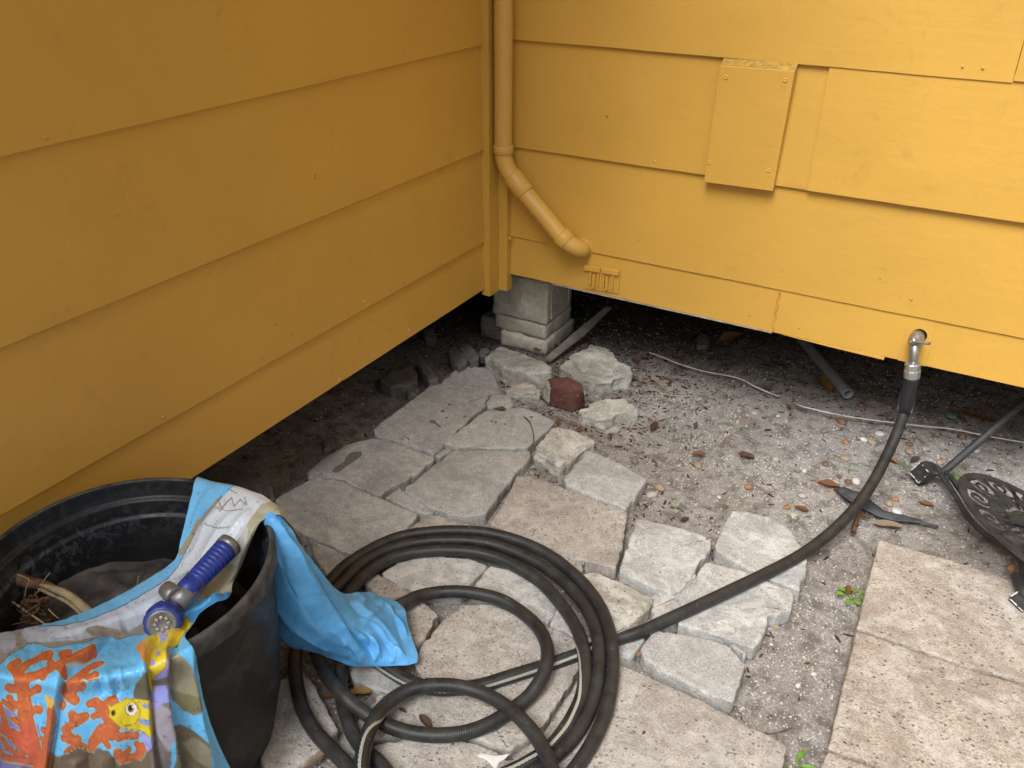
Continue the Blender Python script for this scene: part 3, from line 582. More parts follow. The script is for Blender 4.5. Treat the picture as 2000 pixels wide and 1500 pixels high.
# ------------------------------------------------------------------ litter
chip_m = plain('white shell chip', (.62, .6, .56), .8, var=.3, objcol=False)
def region_w(x, y):
    pv = in_poly(x, y, PAVE); w = .35 + .65 * (fbm(x * 5, y * 5, 2.2, 3, 44) > -.02); w = np.where(y > .1, w * .4, w) * np.where(x < -.02 + .0 * y, .3, 1); return np.where(pv, w * .8, w)
def bits(name, N, lo, hi, mat, label, flat=.5, region=None, elong=1.0, lift=.3):
    V = []; Fc = []; cnt = 0
    while cnt < N:
        x = RNG.uniform(-.7, 2.1, N * 2); y = RNG.uniform(-1.7, 1.1, N * 2); w = (region or region_w)(x, y); keep = RNG.random(N * 2) < w; x, y = x[keep], y[keep]; z = ground_z(x, y)
        for q in range(len(x)):
            if cnt >= N: break
            r_ = RNG.uniform(lo, hi) * (1 if RNG.random() < .8 else 1.5); t0 = RNG.uniform(0, 6.28); base = len(V); m_ = 5
            ca, sa = math.cos(t0), math.sin(t0)
            for j in range(m_):
                t_ = 6.283 * j / m_ + RNG.uniform(-.4, .4); u_, v_ = r_ * elong * math.cos(t_), r_ * math.sin(t_) * RNG.uniform(.6, 1)
                V.append((x[q] + u_ * ca - v_ * sa, y[q] + u_ * sa + v_ * ca, z[q] - r_ * .2))
            for j in range(m_): 
                p = V[base + j]; V.append((x[q] + (p[0] - x[q]) * .72, y[q] + (p[1] - y[q]) * .72, z[q] + r_ * flat * (RNG.uniform(.6, 1.3) + lift)))
            Fc += [(base + j, base + (j + 1) % m_, base + m_ + (j + 1) % m_, base + m_ + j) for j in range(m_)] + [tuple(base + m_ + j for j in range(m_))]; cnt += 1
    o = mesh(name, V, Fc, mat, smooth=False, at=(0, 0, 0)); return tag(o, label, name.replace('_', ' '), kind='stuff')
bits('shell_grit', 26000, .0008, .0026, chip_m, 'white shell grit scattered over the grey dirt')
bits('gravel_grit', 16000, .0010, .0036, plain('grey grit', (.36, .33, .305), .9, var=.5, sc=30), 'grey and brown grit on the dirt')
def back_w(x, y): return np.clip(sstep(-.25, .35, y - x * .45 + .25 * fbm(x * 4, y * 4, 0., 2, 3)), 0.04, 1) * np.where(in_poly(x, y, PAVE), .25, 1)
bits('bark_mulch', 9000, .0012, .0034, plain('dark bark bits', (.075, .048, .034), .9, var=.6, sc=25), 'dark bark and rotted leaf bits towards the house', .35, back_w, 3.2)

def nook_w(x, y): return np.clip(1.3 * np.exp(-((x - .38) / .30) ** 2 - ((y - .12) / .22) ** 2) + .9 * np.exp(-((x - .30) / .35) ** 2 - ((y + .30) / .16) ** 2) * np.where(in_poly(x, y, PAVE), .3, 1) + .25 * np.exp(-((x - 1.1) / .5) ** 2 - ((y - .35) / .2) ** 2) + .5 * (in_poly(x, y, PAVE)) * (fbm(x * 8, y * 8, 1., 2, 77) > .3) + .02, 0, 1)
bits('leaf_litter', 3200, .0014, .0046, plain('brown leaf shreds', (.13, .072, .045), .85, .15, var=.7, sc=18), 'brown shredded leaf litter gathered around the rubble and pier', .30, nook_w, 2.3)
M_PEB = plain('river pebble', (.4, .3, .2), .55, .35, var=.3, sc=40, objcol=True)
M_LEAF = plain('dry leaf', (.2, .1, .04), .7, .25, var=.5, sc=70, objcol=True)
def where(px, py):
    if px > 1740 and py > 860: return 'beside the black metal chair'
    if py > 1180 and px < 1640: return 'by the foreground paver edge'
    if py > 1180: return 'at the edge of the tan slabs'
    if px > 1700: return 'right of the upright hose'
    if px > 1560 and py > 830: return 'near the hose bend'
    if px > 1560: return 'between pipe and hose'
    if px > 1400: return 'on dirt left of the hose'
    if px > 1240: return 'right of the rubble'
    if px > 1050: return 'in mulch near the rubble'
    return 'beside the pavers'
def A5(x, y): return 1150 + .4267 * x, 560 + .4267 * y
cols = {'orange': (.36, .20, .10, 1), 'tan': (.38, .29, .20, 1), 'pale': (.52, .47, .40, 1), 'grey': (.22, .20, .18, 1), 'brown': (.20, .12, .07, 1), 'white': (.68, .66, .62, 1)}
peb_src = {}
def pebble(px, py, size, colr, flat=.55):
    key = RNG.integers(0, 5)
    if key not in peb_src:
        n = 12; V = []; sd = int(key) * 7 + 3
        for i in range(n + 1):
            ph = math.pi * i / n
            for j in range(16):
                th = 2 * math.pi * j / 16; p = np.array([math.sin(ph) * math.cos(th), math.sin(ph) * math.sin(th) * .75, math.cos(ph)]); V.append(p * (1 + .22 * float(fbm(p[0] * 1.2 + 5, p[1] * 1.2, p[2] * 1.2, 2, sd))))
        Fc = [(i * 16 + j, (i + 1) * 16 + j, (i + 1) * 16 + (j + 1) % 16, i * 16 + (j + 1) % 16) for i in range(n) for j in range(16)]
        me_ = bpy.data.meshes.new('pebble'); me_.from_pydata([list(map(float, p)) for p in V], [], Fc); me_.materials.append(M_PEB); me_.polygons.foreach_set('use_smooth', [True] * len(Fc)); peb_src[key] = me_
    o = bpy.data.objects.new('pebble', peb_src[key]); link(o); p = gz(px, py, .008); r_ = size / 2
    zg = float(ground_z(p[0], p[1]))
    o.location = (p[0], p[1], zg + r_ * flat * .45); o.scale = (r_, r_, r_ * flat); o.rotation_euler = (RNG.uniform(-.2, .2), RNG.uniform(-.2, .2), RNG.uniform(0, 6.28)); o.color = cols[colr]
    w_ = {'orange': 'smooth orange brown pebble', 'tan': 'smooth tan pebble', 'pale': 'pale cream pebble', 'grey': 'dull grey pebble', 'brown': 'dark brown pebble', 'white': 'white shell chip'}[colr]
    tag(o, w_ + ' ' + where(px, py), 'pebble', w_ + 's ' + where(px, py)); return o
for x, y, s_, cc in [(720, 550, 30, 'orange'), (760, 565, 26, 'pale'), (697, 600, 28, 'orange'), (740, 760, 34, 'orange'), (860, 780, 38, 'pale'), (735, 905, 46, 'orange'), (980, 950, 40, 'pale'), (745, 1020, 34, 'orange'), (945, 1035, 50, 'pale'), (905, 998, 24, 'orange'), (1180, 700, 38, 'orange'), (1175, 775, 50, 'tan'), (1085, 800, 40, 'brown'), (1150, 860, 24, 'brown'), (1130, 885, 34, 'pale'), (1365, 885, 34, 'pale'), (1390, 740, 32, 'tan'), (1470, 745, 52, 'tan'), (1470, 710, 40, 'brown'), (1405, 965, 34, 'orange'), (1375, 985, 44, 'tan'), (1160, 608, 60, 'brown'), (1250, 530, 56, 'brown'), (1290, 478, 44, 'brown'), (1675, 545, 44, 'brown'), (1715, 675, 54, 'brown'), (1890, 665, 34, 'tan'), (500, 805, 44, 'tan'), (655, 845, 26, 'grey'), (325, 910, 60, 'tan'), (290, 940, 52, 'pale'), (315, 600, 24, 'orange'), (375, 460, 30, 'tan'), (1080, 650, 40, 'grey'), (1410, 1025, 44, 'white'), (1545, 790, 24, 'tan'), (1612, 795, 40, 'tan'), (1190, 885, 40, 'brown'), (1260, 690, 36, 'white'), (1300, 700, 40, 'tan'), (1940, 1275, 46, 'orange'), (1330, 860, 28, 'pale'), (1050, 880, 24, 'orange'), (330, 505, 16, 'orange'), (205, 685, 22, 'grey'), (990, 828, 26, 'white'), (600, 945, 18, 'white'), (1225, 885, 46, 'white'), (1335, 665, 44, 'white'), (640, 690, 20, 'orange'), (1505, 695, 30, 'tan'), (1380, 540, 34, 'tan'), (1830, 590, 20, 'grey'), (1440, 905, 26, 'tan'), (1315, 940, 28, 'pale'), (1095, 925, 24, 'orange'), (870, 578, 18, 'white'), (965, 725, 30, 'grey'), (40, 488, 20, 'tan'), (1780, 740, 26, 'pale'), (1925, 770, 26, 'tan'), (2000 - 1150, 1060, 20, 'orange')]:
    pebble(*A5(x, y), s_ * .4267 * .00125 + .004, cc)
for x, y, s_, cc in [(792, 645, 34, 'tan'), (980, 862, 22, 'white'), (905, 915, 22, 'white'), (880, 572, 24, 'tan'), (1730, 350 - 30, 40, 'tan'), (1165, 555, 26, 'grey'), (1150, 470, 30, 'orange'), (700, 715, 18, 'white'), (770, 730, 14, 'white'), (540, 60, 30, 'brown'), (850, 60, 36, 'orange')]:
    if s_ != 40: pebble(1200 + .4 * x, 960 + .4 * y, s_ * .4 * .00115 + .003, cc)
for x, y, s_, cc in [(1355, 382, 34, 'grey'), (1420, 398, 40, 'grey'), (1385, 385, 22, 'grey'), (1455, 738, 34, 'grey'), (1540, 85, 34, 'brown'), (1850, 640, 44, 'grey'), (1665, 322, 18, 'pale'), (840, 60, 22, 'grey'), (1235, 805, 20, 'grey')]:
    pebble(500 + .4 * x, 640 + .4 * y, s_ * .4 * .0015 + .003, cc)
leaf_src = []
for q in range(3):
    V = []; n = 10
    for i in range(n + 1):
        s_ = i / n; w_ = .21 * math.sin(math.pi * s_) ** .8 * (1 if s_ > .02 else 0) + .004
        for j in range(5):
            t_ = (j - 2) / 2; V.append(((s_ - .5), w_ * t_, .05 + .10 * (s_ - .5) ** 2 * (1 + q) + (.09 + .05 * q) * abs(t_) ** 1.5 * w_ / .2 + .02 * math.sin(s_ * 9 + q * 2 + t_ * 2)))
    Fc = [(i * 5 + j, i * 5 + 5 + j, i * 5 + 6 + j, i * 5 + j + 1) for i in range(n) for j in range(4)]
    me_ = bpy.data.meshes.new('leaf'); me_.from_pydata(V, [], Fc); me_.materials.append(M_LEAF); me_.polygons.foreach_set('use_smooth', [True] * len(Fc)); leaf_src.append(me_)
def leaf(px, py, L_, ang, c_, z=.008, scr=True, wh=None):
    o = bpy.data.objects.new('fallen_leaf', leaf_src[int(RNG.integers(0, 3))]); link(o); p = gz(px, py, z)
    zz = max(float(ground_z(p[0], p[1])), z - .004) - L_ * .02; o.location = (p[0], p[1], zz)
    o.scale = (L_, L_, L_); o.rotation_euler = (RNG.uniform(-.15, .15), RNG.uniform(-.12, .12), R(ang)); o.color = c_
    nm = 'orange brown' if c_[0] > .2 else 'dark brown'
    if c_[1] > .16: nm = 'yellow brown'
    w_ = wh or where(px, py); tag(o, f'dry {nm} leaf {w_}', 'leaf', f'{nm} leaves {w_}'); return o
OB, DB, YB = (.215, .095, .04, 1), (.11, .062, .038, 1), (.34, .20, .07, 1)
for x, y, L_, an, cc in [(1082, 445, .11, -60, YB), (650, 240, .12, 60, YB), (505, 765, .045, 25, OB), (1100, 905, .06, 0, OB), (1145, 930, .05, -50, OB), (1705, 600, .045, -40, OB), (1755, 582, .06, 0, OB), (1810, 605, .05, -10, OB), (915, 545, .03, -70, OB), (490, 630, .03, 100, OB), (1190, 1385, .035, 20, OB), (975, 1012, .04, 0, OB), (1095, 1140, .04, 70, (.36, .2, .1, 1)), (1370, 1100, .07, 10, (.3, .22, .15, 1)), (180, 425, .05, 60, OB), (255, 320, .04, 30, OB), (115, 185, .04, 10, DB), (450, 235, .05, 50, DB), (400, 320, .04, 10, DB), (815, 360, .05, 0, DB), (855, 350, .04, 30, DB), (1545, 992, .04, -5, OB), (440, 1060, .03, 60, DB), (35, 450, .05, 50, OB), (1225, 1400, .0, 0, OB), (720, 775, .05, 10, DB), (300, 640, .05, 90, DB), (20, 965, .03, -20, OB), (1390, 790, .04, -30, (.38, .24, .12, 1)), (640, 880, .0, 0, DB), (1495, 790, .04, 60, DB), (1140, 650, .0, 0, DB), (215, 340, .05, 130, OB), (60, 300, .05, 80, DB), (345, 250, .045, 160, DB), (560, 330, .04, 60, DB)]:
    if L_: leaf(*A5(x, y), L_, an, cc)
for x, y, L_, an, cc, w_, z in [(1178, 1090, .03, 60, OB, 'on the narrow strip behind the coil', .03), (1249, 1276, .022, 80, (.4, .22, .12, 1), 'on the small grey piece right of the coil', .036), (705, 1350, .05, 40, YB, 'between the left hose strands', .02), (830, 1410, .04, -20, DB, 'on the tan paver in the front loops', .034), (786, 1386, .02, 0, DB, 'inside the front small hose loop', .034), (610, 1485, .06, 70, (.3, .2, .12, 1), 'at the bottom near the tub', .02), (640, 1360, .03, 20, OB, 'between tub and coil', .012), (1149, 975, .0, 0, OB, '', 0), (1160, 968, .03, 20, OB, 'in the joint under the raised white chunk', .028), (1012, 783, .02, 80, OB, 'on the bright whitish chunk', .058), (975, 797, .05, 5, OB, 'in the joint behind the five sided paver', .04), (792, 858, .045, -30, OB, 'in the joint below the stained paver', .036), (878, 788, .012, 60, DB, 'flat on the stained paver', .040), (1258, 1429, .012, 80, DB, 'small and flat on the largest tan paver', .036), (920, 715, .03, 50, OB, 'beside the split grey brick', .02), (1090, 822, .03, 90, OB, 'below the red brick', .02), (1133, 836, .03, 60, OB, 'between brick and crescent piece', .02), (1233, 737, .05, 40, OB, 'right of the hollow lump', .015), (1657, 1150, .03, 100, OB, 'above the green seedling', .012), (870, 757, .02, 10, YB, 'in the dark gap', .008), (690, 785, .03, 0, YB, 'deep in the dark gap', .008), (960, 690, .05, 0, OB, 'in front of the pier', .015), (1050, 682, .04, 30, OB, 'at the pier corner', .015), (1088, 672, .045, 10, OB, 'under the leaning wood strip', .015), (1000, 705, .04, -30, DB, 'behind the long concrete fragment', .015)]:
    if L_: leaf(px=x, py=y, L_=L_, ang=an, c_=cc, z=z, wh=w_)

# twigs, wires, sticks
M_TWIG = plain('dry twig', (.20, .12, .07), .85, .15, var=.5, sc=40); M_STRAW = plain('pale straw stem', (.42, .33, .20), .8, .2, var=.3); M_WIRE = plain('dirty white wire', (.62, .60, .54), .6, .3, var=.35, sc=20)
M_BLACKP = plain('black rubber', (.03, .03, .032), .5, .4, var=.3)
def twig(name, pts, r_, mat, label, cat, group=None, n=8):
    P_ = spline([gz(*p) for p in pts], 7); w_ = np.linspace(1, .6, len(P_)) if 'wire' not in name else 1
    P_[:, 2] += 0; return tag(MB().tube(P_, r_ * w_, n).out(name, mat, smooth=True), label, cat, group)
twig('white_wire', [(1268, 688, .02), (1300, 700, .02), (1330, 712, .018), (1375, 725, .018), (1440, 738, .018), (1475, 755, .012), (1510, 770, .0), (1540, 778, -.02)], .0022, M_WIRE, 'thin white wire end lying on the dirt right of the hollow lump', 'wire')
twig('white_wire', [(1550, 785, -.01), (1562, 792, .012), (1600, 802, .018), (1650, 812, .018), (1700, 820, .017), (1760, 827, .017), (1800, 832, .018), (1860, 838, .018), (1930, 852, .018), (2000, 864, .018), (2060, 875, .018)], .0022, M_WIRE, 'thin white wire running behind the hose to the right edge', 'wire')
strip = MB().prism([gz(1063, 700, .02), gz(1074, 706, .012), gz(1140, 655, .05), gz(1195, 600, .10), gz(1184, 598, .11), gz(1120, 650, .06)], (0, .002, -.006)).out('wood_strip', plain('weathered grey wood', (.27, .24, .20), .9, var=.4, sc=25), bev=.001); tag(strip, 'weathered grey wood strip leaning beside the pier', 'wood strip')
bw = empty('forked_twig', gz(1670, 1010, .01), 'short forked brown twig under the hose bend', 'twig')
P_ = spline([gz(1666, 1042, .012), gz(1672, 1020, .014), gz(1678, 1002, .016), (gz(1672, 985, .018))], 6); MB().tube(P_, .006, 10).out('stem', M_TWIG, bw, True)
P_ = spline([gz(1678, 1004, .016), gz(1690, 1008, .018), gz(1700, 1011, .02)], 6); MB().tube(P_, .004, 8).out('fork', M_TWIG, bw, True)
twig('curved_twig', [(1024, 814, .036), (1034, 824, .042), (1040, 840, .046), (1042, 860, .046), (1036, 885, .044), (1038, 900, .034)], .0018, M_TWIG, 'thin curved brown twig on the five sided paver', 'twig')
twig('straw_twig', [(1085, 808, .02), (1110, 818, .028), (1140, 830, .03), (1165, 845, .012)], .0022, M_STRAW, 'pale stem between red brick and crescent piece', 'stem')
twig('straw_twig', [(1272, 738, .01), (1290, 750, .018), (1308, 767, .012)], .0028, M_STRAW, 'short pale stick on the dirt right of the hollow lump', 'stem')
twig('straw_twig', [(978, 740, .03), (976, 750, .035), (980, 762, .03)], .0014, M_STRAW, 'tiny pale stem behind the whitish chunk', 'stem')
twig('dark_root', [(1340, 690, .01), (1400, 680, .03), (1450, 682, .035), (1490, 672, .03), (1493, 655, .02), (1480, 640, .005)], .0028, M_BLACKP, 'thin black root looping on the mulch', 'root')
twig('dark_root', [(1920, 820, .01), (1925, 795, .03), (1935, 775, .03), (1960, 760, .02), (1950, 745, .0)], .002, M_TWIG, 'thin dark root at the right under the wall', 'root')
V = []; N = 900
tw = MB()
for q in range(170):
    x, y = RNG.uniform(-.5, 1.9), RNG.uniform(-1.2, .7)
    if RNG.random() > float(back_w(np.array([x]), np.array([y]))[0]) * 1.2: continue
    L_ = RNG.uniform(.02, .07); t_ = RNG.uniform(0, 6.28); z = float(ground_z(x, y)) + .003
    p = [(x + L_ * (s_ - .5) * math.cos(t_ + .3 * s_), y + L_ * (s_ - .5) * math.sin(t_ + .5 * s_), z + RNG.uniform(0, .004)) for s_ in (0, .35, .7, 1)]
    tw.tube(spline(p, 2), RNG.uniform(.0006, .0014), 5)
tag(tw.out('twig_litter', M_TWIG, smooth=True, at=(0, 0, 0)), 'fine dry twigs littered on the dirt near the house', 'twig litter', kind='stuff')
# grey pipe
gp_ = empty('grey_pipe', gz(1640, 760, .02), 'grey plastic conduit pipe poking out from under the bright wall', 'pipe')
P0, P1 = gz(1657, 770, .024), gz(1560, 655, .030); P1 = P0 + (P1 - P0) * 1.15
V, Fc = axis_lathe(P0, P1 - P0, [(.03, .0135), (.0, .0135), (0, .0175), (.002, .018), (np.linalg.norm(P1 - P0), .018)], 24, False); mesh('pipe_body', V, Fc, plain('grey pvc', (.26, .265, .275), .55, var=.2), gp_)
# bottle cap
V, Fc = axis_lathe(gz(1857, 812, .012), (.1, -.2, 1), [(0, .0145), (.002, .015), (.006, .0140), (.0075, .0125), (.0076, .002)], 26); mc = mesh('bottle_cap', V, Fc, plain('green enamel', (.16, .24, .20), .5, var=.5, sc=120)); tag(mc, 'small round greenish bottle cap on the dirt right of the hose', 'bottle cap')
# torn black strip
ctr = [(1640, 955, .02), (1665, 968, .024), (1690, 985, .020), (1720, 1002, .016), (1755, 1012, .018), (1790, 1018, .016), (1832, 1030, .012)]; wdt = [.014, .026, .024, .018, .014, .009, .002]
C_ = spline([gz(*p) for p in ctr], 6); W_ = np.interp(np.linspace(0, 6, len(C_)), range(7), wdt); T_ = np.gradient(C_, axis=0); Sd = np.cross(T_, [0, 0, 1.0]); Sd /= np.linalg.norm(Sd, axis=1)[:, None]; V = []
for i in range(len(C_)):
    for j in range(7):
        t_ = (j - 3) / 3; V.append(C_[i] + Sd[i] * W_[i] * t_ + np.array([0, 0, .0015 * math.sin(t_ * 3 + i * .4) + .0008 * math.sin(i * 1.3) + .002 * (1 - t_ * t_)]))
rag = mesh('torn_strip', V, [(i * 7 + j, i * 7 + 7 + j, i * 7 + 8 + j, i * 7 + j + 1) for i in range(len(C_) - 1) for j in range(6)], plain('dusty black sheet', (.085, .09, .10), .7, var=.5, sc=50)); sm = rag.modifiers.new('thick', 'SOLIDIFY'); sm.thickness = .002
tag(rag, 'torn dusty black strip of sheet tapering across the dirt', 'plastic strip')
# white splash on paver
ws = []
for q, (px, py) in enumerate([(938, 1468), (965, 1476), (1000, 1470), (990, 1480), (975, 1490), (968, 1502), (952, 1482), (930, 1476)]): ws.append((px, py))
slab('paint_splash', ws, 'white dried splash on the cracked tan paver', 'paint splash', .0345, plain('dried white', (.75, .74, .70), .8, var=.1), .004, .002, .001, .0004, 5, None, .003)

# seedlings
M_GREEN = plain('fresh green leaf', (.16, .33, .04), .5, .35, var=.35, sc=90)
def seedling(px, py, n, L_, h_, label, name='seedling', seed=1, wide=.6):
    rr = np.random.default_rng(seed); b_ = gz(px, py, .005); b_[2] = float(ground_z(b_[0], b_[1])); e_ = empty(name, b_, label, 'seedling')
    st = MB(); 
    for q in range(n):
        t_ = 6.283 * q / n + rr.uniform(-.3, .3); rad = h_ * rr.uniform(.5, 1.1); tip = b_ + [rad * math.cos(t_), rad * math.sin(t_), h_ * rr.uniform(.5, 1)]
        st.tube(spline([b_, b_ + (tip - b_) * .5 + [0, 0, h_ * .2], tip], 3), .0009, 5)
        V = []; dx = np.array([math.cos(t_), math.sin(t_), .25]); sx_ = np.array([-math.sin(t_), math.cos(t_), 0.])
        for i in range(7):
            s_ = i / 6; w_ = math.sin(math.pi * min(1, s_ * .93 + .05)) ** .7 * L_ * wide / 2
            for j in (-1, 0, 1): V.append(tip + dx * (s_ * L_) + sx_ * w_ * j + np.array([0, 0, abs(j) * L_ * .12 - s_ * s_ * L_ * .3]))
        mesh('leaf', V, [(i * 3 + j, i * 3 + 3 + j, i * 3 + 4 + j, i * 3 + j + 1) for i in range(6) for j in (0, 1)], M_GREEN, e_)
    st.out('stem', M_GREEN, e_, True)
seedling(1665, 1165, 7, .018, .022, 'bright green seedling with rounded leaves beside the tan slabs', seed=2, wide=.8)
seedling(1425, 828, 4, .008, .008, 'tiny green sprout alone on the open dirt', seed=3)
seedling(1548, 1008, 4, .010, .010, 'tiny green sprout beside a cream pebble', seed=4)
seedling(1765, 905, 4, .009, .012, 'tiny green sprout left of the chair foot', seed=5)
seedling(1868, 935, 6, .016, .014, 'green sprout growing through the chair frame', seed=6)
seedling(1315, 972, 4, .008, .010, 'thin pale sprout near the rectangular paver', seed=7, wide=.3)
seedling(1660, 915, 4, .012, .012, 'small sprout left of the hose bend', seed=8, wide=.35)
seedling(8, 1478, 7, .06, .03, 'tuft of green grass at the lower left corner', 'grass_tuft', 9, .14)
seedling(1548, 1500, 4, .035, .02, 'single bright grass blade tuft at the bottom edge', 'grass_tuft', 10, .28)

# ------------------------------------------------------------------ tub
TC = np.array([.268, -1.65, 0.]); M_TUBK = Mt('black tub plastic', .45, .35); v = M_TUBK.vec(rnd=False)
d1 = M_TUBK.noise(9, 7, .7, v, 1.2); d2 = M_TUBK.noise(60, 5, .7, v)
cl = M_TUBK.mix(M_TUBK.ramp(d1, [(.5, 0.), (.66, .55)]), (.014, .014, .015), (.07, .065, .055)); cl = M_TUBK.mix(M_TUBK.ramp(d2, [(.60, 0.), (.78, .22)]), cl, (.14, .13, .11))
M_TUB = M_TUBK.fin(cl, M_TUBK.bump(d2, .25, .001), M_TUBK.ramp(d1, [(.4, .38), (.65, .8)]))
M_RIM = plain('scuffed tub rim', (.12, .118, .115), .6, .3, var=.7, sc=25)
k = Mt('mineral stained tub inside', .42, .35); v = k.vec(rnd=False); w1 = k.noise(46, 8, .75, v, .7); w2 = k.noise(4, 3, .5, v)
ms = k.math('MULTIPLY', k.ramp(w1, [(.5, 0.), (.56, 1.), (.66, .4)]), k.ramp(w2, [(.35, .25), (.6, 1.)]))
sx = k.t.nodes.new('ShaderNodeSeparateXYZ'); k.t.links.new(k.tc.outputs['Object'], sx.inputs[0])
hz = k.ramp(sx.outputs[2], [(.30, .25), (.335, 1.), (.37, .9), (.40, .25), (.44, .3)])
ms = k.math('MULTIPLY', ms, hz)
M_TUBIN = k.fin(k.mix(k.math('MULTIPLY', ms, .6), (.013, .014, .016), (.10, .11, .13)), None, k.ramp(ms, [(0., .36), (1., .8)]))
tub = empty('black_tub', TC, 'round black plastic tub with the patterned cloth draped over its rim', 'tub')
def ringmesh(prof, name, mat, parent, n=96, wob=.002):
    V = []; 
    for r_, z in prof:
        for j in range(n):
            t_ = 2 * math.pi * j / n; rr = r_ + wob * math.sin(2 * t_ + .6) * (z / .44); V.append((TC[0] + rr * math.cos(t_), TC[1] + rr * math.sin(t_), z + .002 * math.sin(3 * t_) * (z > .3)))
    Fc = [(i * n + j, i * n + (j + 1) % n, (i + 1) * n + (j + 1) % n, (i + 1) * n + j) for i in range(len(prof) - 1) for j in range(n)]
    return mesh(name, V, Fc, mat, parent)
tb = [(.01, .006), (.17, .006), (.183, .008), (.189, .02), (.199, .06), (.212, .12), (.221, .20), (.228, .30), (.2325, .38), (.2345, .400)]
ringmesh(tb, 'tub_wall', M_TUB, tub)
ringmesh([(.2345, .4005), (.2385, .402), (.2405, .406), (.241, .432), (.240, .4385), (.2375, .4415), (.2335, .4415), (.2310, .4395)], 'rim', M_RIM, tub)
ringmesh([(.2310, .4395), (.2295, .434), (.2290, .409), (.2265, .4045), (.2205, .4035), (.2190, .400), (.2185, .376), (.2170, .372), (.2135, .371), (.2120, .367), (.2110, .30), (.207, .20), (.195, .08), (.180, .025), (.01, .02)], 'tub_lining', M_TUBIN, tub)
# grey plastic sheet inside, root, stems
def sheet_z(x, y): return .283 + .016 * (1 - 2 * np.abs(fbm(x * 9, y * 9, .9, 3, 37))) + .007 * (1 - 2 * np.abs(fbm(x * 24, y * 24, .9, 2, 39))) + .022 * fbm(x * 7, y * 7, .4, 3, 31) + .010 * fbm(x * 28, y * 28, 1., 2, 33)
V = []; n = 60
for i in range(n + 1):
    for j in range(72):
        r_ = .2105 * i / n; t_ = 2 * math.pi * j / 72; x, y = TC[0] + r_ * math.cos(t_), TC[1] + r_ * math.sin(t_)
        e1 = float(sheet_z(np.array(x), np.array(y))); back = (math.cos(t_ - R(75))) * r_ / .21; V.append((x, y, e1 - .05 * sstep(.15, .9, back)))
Fc = [(i * 72 + j, (i + 1) * 72 + j, (i + 1) * 72 + (j + 1) % 72, i * 72 + (j + 1) % 72) for i in range(n) for j in range(72)]
k = Mt('dusty dark grey polythene', .35, .4); v = k.vec(rnd=False); w1 = k.noise(8, 6, .65, v, 1.0)
M_POLY = k.fin(k.mix(k.ramp(w1, [(.4, 0.), (.65, 1.)]), (.055, .052, .052), (.14, .125, .115)), k.bump(k.noise(10, 4, .55, v, .8), .6, .012))
tag(mesh('plastic_sheet', V, Fc, M_POLY), 'crumpled dusty grey plastic sheet lying inside the tub', 'plastic sheet')
rt = empty('dry_root', gz(60, 1150, .33), 'thick curved brown root with peeled pale wood inside the tub', 'root')
k = Mt('brown root bark', .9, .15); v = k.vec(); w1 = k.noise(50, 5, .6, k.vec((1, 1, 1)))
M_BARK = k.fin(k.ramp(w1, [(.35, (.07, .04, .028)), (.6, (.17, .10, .07))]), k.bump(w1, .8, .004))
P_ = spline([gz(-60, 1118, .36), gz(0, 1130, .36), (gz(30, 1131, .36)), gz(60, 1138, .355), gz(90, 1144, .35), gz(118, 1160, .345), gz(140, 1172, .34)], 7)
MB().tube(P_, np.interp(np.linspace(0, 1, len(P_)), [0, .4, .75, 1], [.011, .0115, .008, .005]) * (1 + .15 * fbm(np.arange(len(P_)) * .4, np.zeros(len(P_)), 0, 2, 3)), 14).out('bark', M_BARK, rt, True)
P_ = spline([gz(78, 1142, .36), gz(100, 1148, .357), gz(130, 1160, .352), gz(152, 1176, .35), gz(170, 1192, .345), gz(185, 1206, .33)], 7)
MB().tube(P_, np.interp(np.linspace(0, 1, len(P_)), [0, .3, 1], [.002, .0065, .0085]), 10).out('peeled_wood', M_STRAW, rt, True)
P_ = spline([gz(62, 1140, .352), gz(90, 1156, .346), gz(125, 1172, .342), gz(150, 1190, .34), gz(165, 1208, .33)], 7)
MB().tube(P_, .0035, 8).out('peeled_wood', M_STRAW, rt, True)
for pts, r_, lb in [([(-20, 1148, .33), (0, 1160, .335), (22, 1174, .337), (50, 1193, .34), (75, 1210, .345), (92, 1222, .345)], .0024, 'straight straw coloured stem across the tub'), ([(54, 1182, .33), (49, 1168, .345), (51, 1150, .37), (57, 1134, .39), (50, 1128, .39), (34, 1122, .395)], .0012, 'wiry rootlet standing up left in the tub'), ([(58, 1180, .33), (68, 1162, .35), (80, 1150, .37), (86, 1134, .39), (98, 1118, .41)], .0012, 'wiry rootlet standing up right in the tub'), ([(95, 1190, .335), (105, 1200, .335), (115, 1208, .34)], .0012, 'short dark stem on the grey sheet'), ([(269, 1148, .33), (270, 1137, .345), (271, 1126, .36)], .0022, 'short pale stub by the blue cloth edge')]:
    twig('straw_twig', pts, r_, M_STRAW, lb, 'twig')
cl_ = MB(); rr = np.random.default_rng(5)
for q in range(26):
    c_ = gz(66 + rr.normal(0, 10), 1190 + rr.normal(0, 9), .335 + rr.uniform(-.01, .02)); P_ = [c_ + rr.normal(0, .011, 3) for _ in range(4)]; cl_.tube(spline(P_, 4), rr.uniform(.0006, .0016), 5)
tag(cl_.out('root_clump', M_TWIG, smooth=True), 'tangled clump of fine brown rootlets in the tub', 'root clump')

